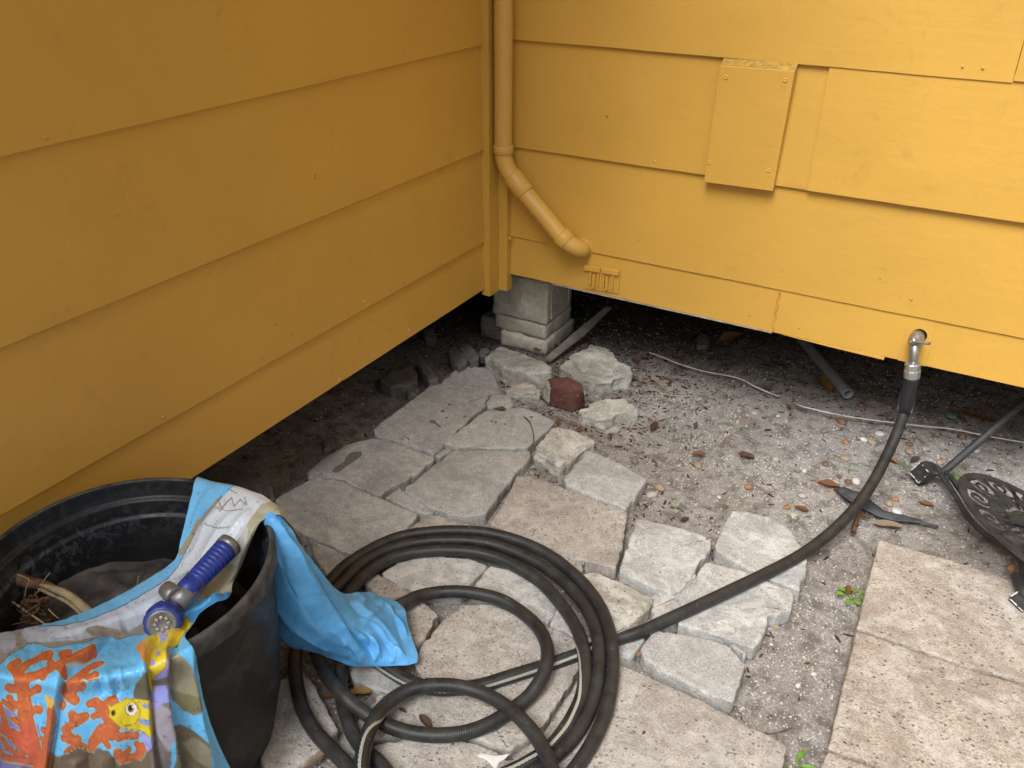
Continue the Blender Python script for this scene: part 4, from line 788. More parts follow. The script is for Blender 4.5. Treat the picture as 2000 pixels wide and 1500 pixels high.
# ------------------------------------------------------------------ hose
HR = .0138; H0 = .0442
def a2(x, y, z=H0, f=180): return (520 + .4 * x, 1000 + .4 * y, z, f)
HP = []
for px, py, YY in [(1772, 788, -.05), (1766, 806, -.052)]:
    p = gy(px, py, YY); HP.append((*p, 180))
def hp(px, py, z, f=180): p = gz(px, py, z); HP.append((*p, f))
for q in [(1752, 845, .172), (1733, 888, .138), (1706, 940, .105), (1672, 990, .080), (1625, 1038, .060), (1570, 1080, .048), (1510, 1113, H0 + .006), (1440, 1147, H0 + .006), (1370, 1180, H0 + .004), (1300, 1212, H0, 120), (1245, 1236, H0 - .003, 120)]: hp(*q)
for q in [a2(1700, 625, .036, 90), a2(1540, 690, .036, 35), a2(1390, 742, .037, 25), a2(1200, 800, .040, 15), a2(1050, 846, .040, 15), a2(930, 862, .040, 15), a2(820, 862, .040, 15), a2(700, 828, .042, 10), a2(600, 770, .044, 5), a2(530, 715, .044, 0), a2(460, 630, .044), a2(400, 520, .044), a2(395, 420, .045)]: hp(*q)
S3 = [(440, 350), (530, 270), (640, 215), (780, 192), (900, 187), (1030, 198), (1150, 232), (1260, 290), (1350, 352), (1430, 440, H0, 150), (1500, 540, .055, 60), (1545, 650, .068, 30), (1558, 780, .060, 35), (1540, 900, .050, 35), (1490, 1010, H0, 40), (1430, 1100, H0, 50), (1370, 1165, H0, 60), (1280, 1225, H0, 70), (1180, 1275, H0, 70)]
for q in S3: hp(*a2(*q))
for q in [(1000, 1350), (800, 1370), (620, 1300), (550, 1225), (468, 1150), (412, 1060), (374, 930), (362, 800), (385, 690, .046), (430, 590, .05), (520, 500, .055), (600, 470, .06)]: hp(*a2(*q))
for q in [(665, 448, .06), (740, 412, .05), (840, 392, H0), (940, 388, H0), (1040, 400, H0), (1150, 430, H0), (1250, 492, H0), (1325, 562, .05), (1366, 640, .062), (1372, 720, .068), (1345, 810, .06), (1280, 902, .048), (1190, 972, H0), (1100, 1030, H0), (980, 1075, H0), (850, 1090, H0), (720, 1080, H0), (600, 1045, H0), (480, 980, .050), (390, 910, .068), (310, 820, .068), (262, 735, .058), (240, 650, .05), (245, 540, .048), (290, 430, .046)]: hp(*a2(*q))
for q in [(385, 332), (470, 250), (600, 182), (750, 147), (900, 138), (1050, 147), (1180, 182), (1300, 235), (1420, 312), (1510, 400), (1575, 492), (1618, 610, .066), (1625, 740, .062), (1608, 870, .05), (1570, 990), (1510, 1090), (1440, 1165), (1340, 1240), (1200, 1330), (1000, 1420), (780, 1420), (600, 1380)]: hp(*a2(*q))
for q in [(470, 1310, .048), (400, 1245, .048), (325, 1165), (248, 1085), (185, 980), (152, 860), (140, 740), (150, 640), (180, 540), (240, 430)]: hp(*a2(*q))
for q in [(325, 322), (400, 252), (520, 177), (650, 122), (800, 97), (950, 92), (1080, 102), (1220, 137), (1350, 192), (1460, 267), (1560, 362), (1640, 480), (1682, 610, .066), (1692, 740, .060), (1680, 880, .05), (1650, 1000), (1600, 1110), (1540, 1210), (1450, 1320), (1300, 1430), (1100, 1520), (850, 1560), (620, 1520), (500, 1420, .06)]: hp(*a2(*q))
for q in [(468, 1290, .075, 30), (472, 1180, .080, 30), (505, 1060, .078, 35), (565, 962, .072, 45), (655, 890, .070, 60), (760, 852, .070, 90), (880, 846, .066, 140), (990, 862, .060, 180), (1100, 905, .062), (1205, 975, .068), (1290, 1060, .07), (1350, 1150, .072), (1395, 1260, .075), (1420, 1400, .075), (1400, 1600, .06)]: hp(*a2(*q))
HPn = np.array(HP); PS = spline(HPn[:, :3], 9); ph = np.interp(np.linspace(0, len(HP) - 1, len(PS)), range(len(HP)), HPn[:, 3])
for _ in range(2): PS[1:-1] = .5 * PS[1:-1] + .25 * (PS[2:] + PS[:-2])
NB = 20; V, Fc, _ = tube_geo(PS, HR, NB, np.radians(ph))
hose = empty('garden_hose', gz(900, 1250, 0), 'black rubber garden hose coiled on the pavers and screwed to the tap', 'hose')
ho = mesh('hose_tube', V, Fc, None, hose); ho.data.materials.clear()
arc = np.concatenate([[0], np.cumsum(np.linalg.norm(np.diff(PS, axis=0), axis=1))])
uv = ho.data.uv_layers.new(name='UVMap'); uvd = np.zeros((len(ho.data.loops), 2)); li = 0
for i in range(len(PS) - 1):
    for kk in range(NB):
        v0, v1 = (kk / NB + .5) % 1.0, ((kk / NB + .5) % 1.0) + 1 / NB
        uvd[li:li + 4] = [(arc[i], v0), (arc[i + 1], v0), (arc[i + 1], v1), (arc[i], v1)]; li += 4
uv.data.foreach_set('uv', uvd.ravel())
k = Mt('black ribbed hose rubber', .42, .4); uvn = k.tc.outputs['UV']; sx = k.t.nodes.new('ShaderNodeSeparateXYZ'); k.t.links.new(uvn, sx.inputs[0]); U_, V_ = sx.outputs[0], sx.outputs[1]
rib = k.math('SINE', k.math('ADD', k.math('MULTIPLY', U_, 2 * math.pi / .0042), k.math('MULTIPLY', V_, 2 * math.pi)))
dv_ = k.math('ABSOLUTE', k.math('SUBTRACT', V_, .5)); msk = k.math('LESS_THAN', dv_, .034)
br = k.math('MULTIPLY', k.math('SINE', k.math('MULTIPLY', U_, 2 * math.pi / .008)), k.math('SINE', k.math('MULTIPLY', V_, 2 * math.pi / .030)))
msk2 = k.math('MULTIPLY', msk, k.math('GREATER_THAN', br, -.16))
wn = k.noise(30, 5, .65, k.vec(rnd=False))
cl = k.mix(k.ramp(wn, [(.35, 0.), (.7, 1.)]), (.019, .0185, .018), (.043, .0415, .039)); cl = k.mix(k.ramp(k.noise(90, 4, .7, k.vec(rnd=False)), [(.64, 0.), (.7, .5)]), cl, (.2, .19, .17))
cl = k.mix(msk2, cl, (.52, .52, .44)); M_HOSE = k.fin(cl, k.bump(rib, .22, .0008), k.ramp(wn, [(.3, .34), (.7, .52)])); ho.data.materials.append(M_HOSE)
# coupling and sleeve
M_ALU = plain('cast grey metal', (.42, .41, .39), .38, .5, .75, var=.35, sc=120); M_ALU2 = plain('bright aluminium', (.62, .62, .61), .3, .5, .85, var=.15, sc=60)
q0, q1, q2 = gy(1783, 709, -.046), gy(1781, 738, -.048), gy(1766, 806, -.052); ax = q1 - q0; Lc = np.linalg.norm(ax)
V, Fc = axis_lathe(q0, ax, [(0, .010), (0, .0185), (.003, .020), (Lc * .42, .020), (Lc * .46, .0185), (Lc * .5, .0205), (Lc * .95, .0205), (Lc, .0185), (Lc, .012)], 12); mesh('coupling', V, Fc, M_ALU2, hose, False)
ax = q2 - q1; Lc = np.linalg.norm(ax); V, Fc = axis_lathe(q1, ax, [(-.004, .0185), (.004, .0195)] + [(Lc * t_, .0188 + (.0009 if i_ % 2 else 0)) for i_, t_ in enumerate(np.linspace(.1, .75, 16))] + [(Lc * .85, .0175), (Lc * 1.05, .016)], 24); mesh('sleeve', V, Fc, plain('black sleeve rubber', (.022, .023, .026), .35, .45, var=.3), hose)
for s_ in (.25, -.25):
    off = np.array([s_ * .07, -.004, 0]); MB().tube([q1 + off * 1.05 + ax * .35, q1 + off * 1.05 + ax * .6, q1 + off * .95 + ax * .93], .0035, 8).out('sleeve_rib', M_BLACKP, hose, True)
# tap
tap = empty('garden_tap', (1.272, -.02, .30), 'grey metal garden tap poking out of a round hole in the bright wall', 'tap')
cT = np.array([1.270, 0, .402])
V, Fc = axis_lathe(cT + [0, .05, 0], (0, -1, 0), [(0, .010), (.035, .0105), (.045, .0175), (.062, .0185), (.078, .0180), (.088, .012), (.094, .004)], 20); mesh('tap_body', V, Fc, M_ALU, tap)
P_ = spline([cT + [.000, -.020, -.004], cT + [.002, -.036, -.018], gy(1785, 695, -.045), gy(1783, 714, -.046)], 8)
MB().tube(P_, np.interp(np.linspace(0, 1, len(P_)), [0, .3, .55, .9, 1], [.014, .0145, .0122, .0098, .0105]), 18).out('spout', M_ALU, tap, True)
p_ = gy(1782, 667, -.045); V, Fc = axis_lathe(p_ + [.002, .006, 0], (.1, -1, .35), [(0, .0105), (.006, .0115), (.010, .009), (.013, .0045), (.0145, .001)], 14); mesh('bonnet', V, Fc, M_ALU, tap)
MB().tube(spline([p_ + [-.004, -.003, .0], gy(1797, 669, -.055), gy(1817, 671, -.060)], 6), [.0035] * 5 + [.004] * 8, 10).out('handle', M_ALU, tap, True)

# ------------------------------------------------------------------ spray nozzle lying on the cloth
M_BLUE = plain('blue rubber grip', (.025, .055, .34), .42, .45, var=.4, sc=50); M_GUN = plain('grey gun plastic', (.26, .255, .25), .4, .5, .5, var=.35, sc=60)
noz = empty('spray_nozzle', gz(360, 1150, .40), 'blue and silver hose spray nozzle lying on the draped cloth', 'spray nozzle')
hA, hB = gz(442, 1071, .452), gz(352, 1166, .438); ax = hB - hA; Lh = np.linalg.norm(ax); pr = []
V, Fc = axis_lathe(hA, ax, [(-.012, .015), (-.011, .0205), (.001, .0208), (.002, .0175)], 24); mesh('end_collar', V, Fc, M_GUN, noz)
pr = [(0.001, .0185)]
for i_ in range(9):
    s0 = .004 + i_ * (Lh * .70 - .004) / 9; d_ = (Lh * .70 - .004) / 9; rr_ = .0200 - .0003 * i_; pr += [(s0, rr_ - .0014), (s0 + d_ * .3, rr_), (s0 + d_ * .8, rr_), (s0 + d_ * .95, rr_ - .0014)]
pr += [(Lh * .72, .0172), (Lh * .8, .0180), (Lh * .90, .0170), (Lh * .96, .011)]
V, Fc = axis_lathe(hA, ax, pr, 24); mesh('grip', V, Fc, M_BLUE, noz)
V, Fc = axis_lathe(hA - np.array([0, 0, .004]), ax, [(Lh * .60, .004), (Lh * .66, .0178), (Lh * .95, .0188), (Lh * 1.12, .017)], 20); mesh('neck', V, Fc, M_GUN, noz)
f0 = gz(340, 1178, .430); toc = CAM - f0; toc /= np.linalg.norm(toc); f1 = gz(315, 1221, .438); hd = (f1 - f0); hd /= np.linalg.norm(hd); hd = hd * .62 + toc * .62; hd /= np.linalg.norm(hd)
base = f1 - hd * .046
V, Fc = axis_lathe(base - hd * .012, hd, [(0, .010), (.002, .0225), (.014, .0255), (.019, .0265), (.020, .0255)], 28); mesh('head_collar', V, Fc, M_GUN, noz)
V = []; nf = 48
prof = [(.0, .0250), (.003, .0270), (.020, .0292), (.029, .0280), (.034, .0245), (.034, .0215)]
Va, Fa = axis_lathe(base + hd * .008, hd, prof, nf, False); Va = np.array(Va); ctrp = base + hd * .008
for i_ in range(len(prof)):
    if i_ in (1, 2, 3):
        for kq in range(nf):
            if kq % 4 == 0: q_ = Va[i_ * nf + kq]; ct = ctrp + hd * prof[i_][0]; Va[i_ * nf + kq] = ct + (q_ - ct) * .94
mesh('spray_head', Va, Fa, M_BLUE, noz)
V, Fc = axis_lathe(base + hd * .0415, hd, [(-.004, .0222), (.0014, .0218), (.0020, .0185), (0, .0150), (-.0005, .0005)], 36, False); fd = mesh('face_ring', V, Fc, M_GUN, noz)
u_ = np.cross(hd, [0, 0, 1.0]); u_ /= np.linalg.norm(u_); w_ = np.cross(hd, u_)
for q in range(8):
    t_ = 2 * math.pi * q / 8; c_ = base + hd * .0415 + (u_ * math.cos(t_) + w_ * math.sin(t_)) * .0098
    V, Fc = axis_lathe(c_, hd, [(-.001, .0036), (.0012, .0034), (.0018, .0022), (.0016, .0004)], 12); mesh('spray_dot', V, Fc, M_ALU, fd)
tl = base + np.cross(hd, ax / Lh) * -.004; V, Fc = axis_lathe(gz(322, 1148, .447), gz(352, 1172, .444) - gz(322, 1148, .447), [(0, .009), (.002, .013), (.026, .016), (.028, .013)], 16); mesh('trigger_cap', V, Fc, M_GUN, noz)

# ------------------------------------------------------------------ cloth
def cps(rows, nu, nv):
    """rows: list of rows of (px,py,x,y,z); bicubic Catmull-Rom -> arrays"""
    A = np.array(rows, float); B = np.stack([spline(r_, nu) for r_ in A]); return np.stack([spline(B[:, j], nv) for j in range(B.shape[1])], 1)
def CZ(px, py, z): return (px, py, *gz(px, py, z))
def CT(px, py, off):          # hit the tub's outer side
    v_ = ray(px, py); best = None
    for t_ in np.linspace(.0002, .0016, 1500):
        p = CAM + v_ * t_; r_ = math.hypot(p[0] - TC[0], p[1] - TC[1])
        if r_ < (.193 + .0475 * sstep(-.02, .40, p[2])) + off and p[2] < .46: best = p; break
    if best is None: best = gz(px, py, .1)
    return (px, py, *best)
RZ = .4475
rows = [
 [CZ(415, 965, .30), CZ(440, 975, .30), CZ(475, 985, .30), CZ(515, 1000, .31), CZ(545, 1020, .31), CZ(570, 1040, .31), CZ(590, 1060, .31)],
 [CZ(400, 942, .40), CZ(440, 955, .41), CZ(478, 962, .42), CZ(515, 975, .43), CZ(543, 990, .43), CZ(560, 1005, .42), CZ(575, 1035, .40)],
 [CZ(384, 934, RZ), CZ(415, 942, RZ), CZ(450, 948, RZ + .006), CZ(485, 960, RZ + .008), CZ(515, 976, RZ + .008), CZ(538, 990, RZ + .008), CZ(552, 1008, RZ + .004)],
 [CZ(375, 965, .436), CZ(395, 968, .438), CZ(425, 975, .448), CZ(455, 985, .452), CZ(485, 995, .452), CZ(505, 1003, .452), CZ(530, 1008, .452)],
 [CZ(365, 1005, .412), CZ(385, 1003, .415), CZ(410, 1008, .43), CZ(435, 1014, .44), CZ(462, 1018, .446), CZ(485, 1022, .448), CZ(507, 1024, .446)],
 [CZ(353, 1056, .395), CZ(374, 1050, .398), CZ(398, 1050, .41), CZ(424, 1052, .425), CZ(450, 1056, .43), CZ(472, 1060, .432), CZ(486, 1062, .425)],
 [CZ(342, 1092, .385), CZ(360, 1090, .39), CZ(384, 1090, .40), CZ(410, 1092, .41), CZ(435, 1096, .415), CZ(456, 1098, .415), CZ(472, 1100, .405)],
 [CZ(300, 1124, .38), CZ(322, 1124, .385), CZ(350, 1126, .39), CZ(382, 1130, .395), CZ(412, 1136, .40), CZ(438, 1138, .40), CZ(455, 1138, .395)],
 [CZ(235, 1163, .38), CZ(262, 1163, .385), CZ(295, 1166, .39), CZ(335, 1170, .392), CZ(375, 1172, .395), CZ(415, 1170, .40), CZ(451, 1164, .405)],
 [CZ(150, 1202, .385), CZ(185, 1200, .39), CZ(225, 1204, .395), CZ(270, 1212, .395), CZ(315, 1218, .395), CZ(365, 1200, .408), CZ(440, 1176, .42)],
 [CZ(70, 1224, .395), CZ(110, 1228, .402), CZ(160, 1234, .408), CZ(215, 1242, .408), CZ(275, 1248, .41), CZ(330, 1240, .425), CZ(395, 1202, .43)],
 [CZ(-40, 1248, .41), CZ(30, 1256, .42), CZ(95, 1264, .425), CZ(165, 1268, .43), CZ(235, 1272, .43), CZ(300, 1262, .436), CZ(362, 1236, .440)],
 [CZ(-70, 1290, .44), CZ(15, 1295, .445), CZ(85, 1300, RZ), CZ(155, 1302, RZ), CZ(225, 1298, RZ), CZ(295, 1280, RZ), CZ(370, 1256, RZ + .002)],
 [CZ(-60, 1322, RZ + .004), CZ(20, 1324, RZ + .006), CZ(90, 1330, RZ + .006), CZ(160, 1330, RZ + .006), CZ(228, 1322, RZ + .006), CZ(300, 1303, RZ + .006), CZ(378, 1270, RZ)],
 [CT(-50, 1348, .014), CT(22, 1352, .014), CT(92, 1355, .014), CT(162, 1355, .014), CT(232, 1350, .014), CT(304, 1335, .014), CT(385, 1310, .012)],
 [CT(-35, 1400, .022), CT(28, 1405, .026), CT(98, 1410, .026), CT(166, 1410, .026), CT(238, 1405, .026), CT(315, 1395, .024), CT(397, 1372, .018)],
 [CT(-20, 1470, .030), CT(36, 1475, .036), CT(104, 1480, .036), CT(172, 1480, .036), CT(248, 1475, .036), CT(330, 1462, .034), CT(420, 1440, .026)],
 [CT(-5, 1540, .038), CT(46, 1548, .046), CT(112, 1552, .046), CT(180, 1552, .046), CT(260, 1548, .046), CT(350, 1535, .042), CT(455, 1508, .032)],
 [CT(5, 1600, .04), CT(58, 1610, .05), CT(122, 1615, .05), CT(192, 1615, .05), CT(275, 1610, .05), CT(372, 1595, .046), CT(490, 1570, .036)]]
G = cps(rows, 46, 22); nu_, nv_ = G.shape[1], G.shape[0]; PX, PY, W3 = G[..., 0].copy(), G[..., 1].copy(), G[..., 2:].copy()
def nrm(W):
    a_ = np.gradient(W, axis=0); b_ = np.gradient(W, axis=1); n_ = np.cross(a_, b_); n_ /= np.linalg.norm(n_, axis=-1)[..., None] + 1e-12
    tc_ = CAM - W; sg = np.sign(np.sum(n_ * tc_, -1)); return n_ * np.where(sg == 0, 1, sg)[..., None]
def seg_dist(x, y, P_):
    """distance and signed side to a polyline"""
    best = np.full(x.shape, 1e9); side = np.zeros(x.shape); par = np.zeros(x.shape)
    for i in range(len(P_) - 1):
        ax_, ay_ = P_[i][:2]; bx_, by_ = P_[i + 1][:2]; ex, ey = bx_ - ax_, by_ - ay_; l2 = ex * ex + ey * ey; t_ = np.clip(((x - ax_) * ex + (y - ay_) * ey) / l2, 0, 1)
        d_ = np.hypot(x - ax_ - t_ * ex, y - ay_ - t_ * ey); c_ = (ex * (y - ay_) - ey * (x - ax_)); m_ = d_ < best; best = np.where(m_, d_, best); side = np.where(m_, np.sign(c_), side); par = np.where(m_, (i + t_) / (len(P_) - 1), par)
    return best, side, par
def fold(PX, PY, P_, amp, wl, wr, sgn=1):
    """raised lip on one side of the line that drops sharply on the other"""
    d_, s_, t_ = seg_dist(PX, PY, spline(np.array(P_, float), 8)); env = sstep(0, .15, t_) * (1 if sgn > 0 else 1) * sstep(1.02, .9, t_) 
    up_ = amp * np.exp(-(d_ / wl) ** 1.3); dn = -amp * .9 * np.exp(-(d_ / wr) ** 1.5)
    return env * np.where(s_ * sgn > 0, up_, dn) * np.tanh(d_ / 3.2)
def ridge(PX, PY, P_, amp, w_):
    d_, s_, t_ = seg_dist(PX, PY, spline(np.array(P_, float), 8)); return 1.15 * amp * np.exp(-1.15 * (np.sqrt((d_ / w_) ** 2 + .03) - .173)) * sstep(0, .2, t_) * sstep(1, .8, t_)
D = np.zeros(PX.shape)
D += fold(PX, PY, [(222, 1238), (190, 1268), (160, 1292), (128, 1316), (118, 1345), (112, 1380), (104, 1430), (92, 1500), (85, 1560)], .011, 26, 10, 1)
D += fold(PX, PY, [(330, 1235), (295, 1262), (287, 1300), (291, 1350), (296, 1420), (306, 1500), (315, 1560)], .009, 22, 9, 1)
D += fold(PX, PY, [(362, 1225), (335, 1262), (328, 1310), (332, 1380), (345, 1450), (365, 1540)], .010, 18, 12, 1)
D += ridge(PX, PY, [(375, 1262), (372, 1300), (382, 1360), (395, 1430), (420, 1520)], .010, 12)
D += ridge(PX, PY, [(205, 1310), (215, 1335), (220, 1350), (212, 1365)], .004, 8) - ridge(PX, PY, [(190, 1320), (196, 1345), (205, 1360)], .004, 9) + ridge(PX, PY, [(235, 1300), (238, 1325), (248, 1345)], .0035, 8) - ridge(PX, PY, [(228, 1318), (224, 1345), (232, 1362)], .003, 7)
D += ridge(PX, PY, [(150, 1480), (150, 1500), (155, 1560)], .006, 12) - ridge(PX, PY, [(172, 1470), (172, 1510), (178, 1560)], .006, 12) + ridge(PX, PY, [(198, 1470), (200, 1510), (210, 1560)], .006, 12) - ridge(PX, PY, [(222, 1470), (228, 1510), (235, 1560)], .005, 11)
for P_, am, w_ in [([(500, 985), (465, 1020), (440, 1060), (415, 1110), (385, 1150)], .005, 9), ([(478, 985), (440, 1018), (412, 1062), (385, 1105), (345, 1145), (300, 1185)], .004, 8), ([(520, 1000), (490, 1040), (468, 1080), (455, 1120), (430, 1160)], .006, 8), ([(455, 975), (410, 1015), (385, 1070), (350, 1110)], .004, 9), ([(425, 945), (392, 985), (372, 1040)], .003, 10), ([(340, 1150), (270, 1190), (190, 1222), (100, 1245)], .004, 14), ([(440, 1168), (390, 1185), (350, 1215)], .010, 10), ([(455, 1158), (420, 1182), (372, 1215)], .007, 7)]: D += ridge(PX, PY, P_, am, w_)
for P_, am, w_ in [([(490, 1005), (452, 1055), (430, 1105), (400, 1150)], .004, 7), ([(425, 1172), (385, 1196), (350, 1232)], .009, 6), ([(300, 1190), (270, 1212), (235, 1232)], .008, 9)]: D -= ridge(PX, PY, P_, am, w_)
hangw = sstep(1330, 1400, PY)
D += .0022 * fbm(PX / 30, PY / 30, .3, 3, 71) + .0010 * fbm(PX / 11, PY / 14, .8, 2, 75)
D += hangw * .0030 * np.sin(PX / 15.0 + 1.2 * np.sin(PY / 60))
W3 = W3 + nrm(W3) * D[..., None]
# the print -------------------------------------------------------
def lin(c_): c_ = np.array(c_, float) / 255; return np.where(c_ < .04045, c_ / 12.92, ((c_ + .055) / 1.055) ** 2.4) * .98
def paintcloth(PX, PY):
    x, y = PX / .23, (PY - 1180) / .23
    nx_ = 5 * fbm(x / 90, y / 90, .1, 1, 81); ny_ = 5 * fbm(x / 90, y / 90, 5.1, 1, 83); xw, yw = x + nx_, y + ny_
    C = np.zeros(PX.shape + (3,)) + lin((108, 192, 246)); C = C * (1 + .08 * fbm(x / 120, y / 120, .5, 3, 87))[..., None]
    def put(mask, col): 
        m_ = np.clip(mask, 0, 1)[..., None]; C[...] = C * (1 - m_) + lin(col) * m_
    def pol(P_): return np.clip(.5 - np.where(in_poly(xw, yw, P_), -1, 1) * poly_dist(xw, yw, P_) / 7, 0, 1)
    def sm(d_): return np.clip(.5 - d_ / 7, 0, 1)
    def caps(L_, grow=0):
        d_ = np.full(PX.shape, 1e9)
        for P_ in L_:
            if len(P_) == 1: P_ = [P_[0], (P_[0][0] + 1, P_[0][1], P_[0][2])]
            for i in range(len(P_) - 1):
                (ax_, ay_, ra), (bx_, by_, rb) = P_[i], P_[i + 1]; ex, ey = bx_ - ax_, by_ - ay_; t_ = np.clip(((xw - ax_) * ex + (yw - ay_) * ey) / (ex * ex + ey * ey + 1e-6), 0, 1)
                d_ = np.minimum(d_, np.hypot(xw - ax_ - t_ * ex, yw - ay_ - t_ * ey) - (ra + (rb - ra) * t_) - grow)
        return d_
    # lavender water and brown sea floor
    put(pol([(-400, 880), (60, 870), (160, 930), (210, 1080), (330, 1010), (360, 1180), (330, 1420), (-400, 1420)]), (134, 136, 196))
    put(pol([(400, 1300), (520, 1275), (640, 1205), (740, 1245), (850, 1228), (930, 1240), (990, 1320), (1100, 1345), (1170, 1325), (1230, 1230), (1300, 1120), (1420, 1500), (1500, 2200), (-100, 2200), (-100, 1560), (350, 1400)]), (112, 98, 84))
    put(pol([(1270, 560), (1220, 560), (1150, 650), (1128, 740), (1140, 810), (1290, 810)]), (105, 98, 82))
    coral = [[(350, 2200, 60), (345, 1500, 55), (335, 1350, 52), (290, 1220, 62), (265, 1120, 62), (225, 950, 62), (212, 800, 55), (190, 680, 62), (150, 590, 45), (240, 500, 30), (330, 460, 32), (410, 445, 46)], [(150, 590, 40), (90, 530, 32), (160, 490, 26)], [(190, 640, 42), (330, 600, 36), (430, 575, 36), (560, 525, 34), (680, 470, 30), (800, 405, 24)], [(430, 575, 30), (430, 515, 34)], [(560, 525, 30), (535, 455, 44), (590, 442, 34)], [(500, 560, 40), (530, 590, 38)], [(370, 590, 40), (370, 610, 40)],
      [(160, 725, 34), (80, 705, 38)], [(240, 770, 26), (320, 715, 36), (330, 700, 32)], [(190, 860, 36), (110, 830, 24), (85, 790, 34)], [(230, 905, 36), (340, 890, 38)], [(180, 990, 34), (115, 965, 24)], [(0, 1060, 46), (150, 1110, 52), (300, 1260, 52)], [(-10, 860, 28), (15, 960, 26), (60, 1060, 30)], [(10, 1140, 22), (90, 1220, 26), (200, 1260, 32)], [(-60, 1200, 20), (60, 1300, 30), (300, 1320, 36)], [(200, 1400, 30), (330, 1390, 30)], [(30, 830, 26), (120, 880, 26)],
      [(450, 830, 26), (440, 980, 34), (415, 1100, 36), (385, 1250, 42), (360, 1420, 50)], [(425, 1060, 28), (370, 1055, 24)], [(400, 1140, 26), (350, 1130, 22)],
      [(600, 720, 66), (570, 760, 58), (640, 810, 44)], [(610, 660, 56), (690, 690, 46)], [(600, 640, 34), (690, 590, 40), (760, 530, 34), (860, 500, 22)], [(700, 600, 36), (770, 630, 30), (812, 600, 34)], [(540, 850, 30), (520, 880, 30)],
      [(620, 925, 38), (650, 985, 50), (715, 955, 44)], [(640, 990, 40), (560, 1050, 38), (600, 1130, 42), (660, 1140, 38)], [(600, 1140, 30), (535, 1130, 26)], [(650, 1170, 28), (725, 1220, 22)], [(650, 1180, 28), (580, 1225, 24)],
      [(870, 900, 58), (815, 835, 46), (765, 850, 36)], [(870, 900, 50), (955, 815, 50)], [(870, 930, 34), (795, 960, 32)], [(905, 960, 50), (970, 1030, 52), (870, 1085, 62), (795, 1175, 50), (770, 1250, 30)], [(900, 1085, 48), (1010, 1115, 40), (1150, 1115, 36)], [(870, 1120, 36), (920, 1195, 26)],
      [(1030, 1315, 48), (1000, 1245, 42)], [(1050, 1290, 34), (1092, 1230, 26)], [(1060, 1315, 36), (1175, 1295, 38), (1205, 1210, 44), (1160, 1190, 28)]]
    d_ = caps(coral) + 3; put(sm(d_ - 7), (196, 190, 150)); put(sm(d_ - 1), (130, 78, 62))
    put(sm(d_ + 5), (198, 104, 62)); hl = np.clip((fbm(x / 26, y / 26, .2, 3, 91) - .1) * 4, 0, 1) * sm(d_ + 14); put(hl * .5, (222, 138, 88)); put(((d_ < -14) & (x < 330) & (y > 1000)) * .5, (214, 92, 84))
    put(sm(caps([[(410, 770, 20), (440, 800, 42)], [(440, 770, 20), (440, 830, 26)]])), (224, 176, 70))
    # grey band at top
    top = [(-500, 620), (-60, 540), (0, 500), (110, 415), (230, 338), (310, 335), (450, 382), (560, 365), (640, 348), (700, 366), (780, 340), (860, 300), (945, 268), (990, 300), (1120, 262), (1300, 285), (1340, 180), (1500, 60), (1560, -60), (2100, -1500), (-500, -1500)]
    dt = poly_dist(xw, yw, top); ins = pol(top); put((dt < 5) * 1., (84, 78, 90)); put(ins, (150, 146, 142))
    put(ins * pol([(180, 250), (220, 190), (380, 150), (1000, 0), (1500, -300), (1700, -500), (1500, -60), (1290, 110), (900, 290), (700, 330), (400, 330), (230, 320)]), (176, 190, 208))
    put(ins * pol([(390, 230), (500, 140), (1000, -60), (1500, -420), (1650, -500), (1560, -260), (1250, 60), (1100, 120), (900, 190), (600, 300), (430, 290)]), (196, 210, 232))
    put(ins * (np.hypot((xw - 30) / 110, (yw - 320) / 95) < 1), (168, 176, 196))
    put(ins * (np.hypot((xw - 880) / 150, (yw - 250) / 45) < 1) * .9, (140, 132, 122))
    # light blue edge strip, thin dark blue line
    cx_, cy_ = PX, PY
    edge = [(76, 1224), (130, 1221), (180, 1211), (225, 1192), (262, 1172), (300, 1148), (325, 1132), (344, 1110), (356, 1092), (366, 1070), (380, 1040), (400, 1005), (425, 975), (450, 950), (475, 935), (480, 900), (300, 850), (0, 1100), (-100, 1150), (-60, 1232)]
    e_in = in_poly(cx_, cy_, edge).astype(float); put((poly_dist(cx_, cy_, edge[:10]) < 1.6) * (cy_ < 1226) * 1., (70, 72, 110)); put(e_in, (118, 194, 246))
    up = (cy_ < 1130)
    wl = [(385, 1040), (362, 1085), (340, 1118), (330, 1160), (440, 1170), (560, 1030), (600, 900), (475, 935), (440, 965)]
    put(in_poly(cx_, cy_, wl) * (cy_ < 1120) * 1., (205, 216, 228))
    ol = [(470, 1150), (445, 1165), (400, 1178), (360, 1195), (350, 1175), (400, 1130), (430, 1105), (452, 1080), (468, 1050), (486, 1020), (510, 985), (545, 975), (620, 960), (640, 1100), (480, 1100)]
    put(in_poly(cx_, cy_, ol) * 1., (172, 172, 150)); put((poly_dist(cx_, cy_, [(480, 1035), (470, 1070), (455, 1100)]) < 5) * .7, (200, 208, 210))
    put((seg_dist(cx_, cy_, [(392, 1020), (372, 1052), (353, 1080)])[0] < 5) * 1., (160, 154, 130))
    for P_ in ([(432, 1000), (452, 972), (458, 990), (470, 976), (482, 988), (478, 972)], [(425, 975), (437, 996)], [(420, 992), (450, 1000), (475, 996)], [(404, 1025), (430, 1034), (452, 1030)], [(445, 955), (462, 964)]):
        put((seg_dist(cx_, cy_, P_)[0] < 1.1) * .9, (136, 122, 104))
    put(in_poly(cx_, cy_, [(345, 1232), (372, 1200), (405, 1182), (452, 1160), (480, 1180), (400, 1225), (365, 1245)]) * 1., (74, 150, 212))
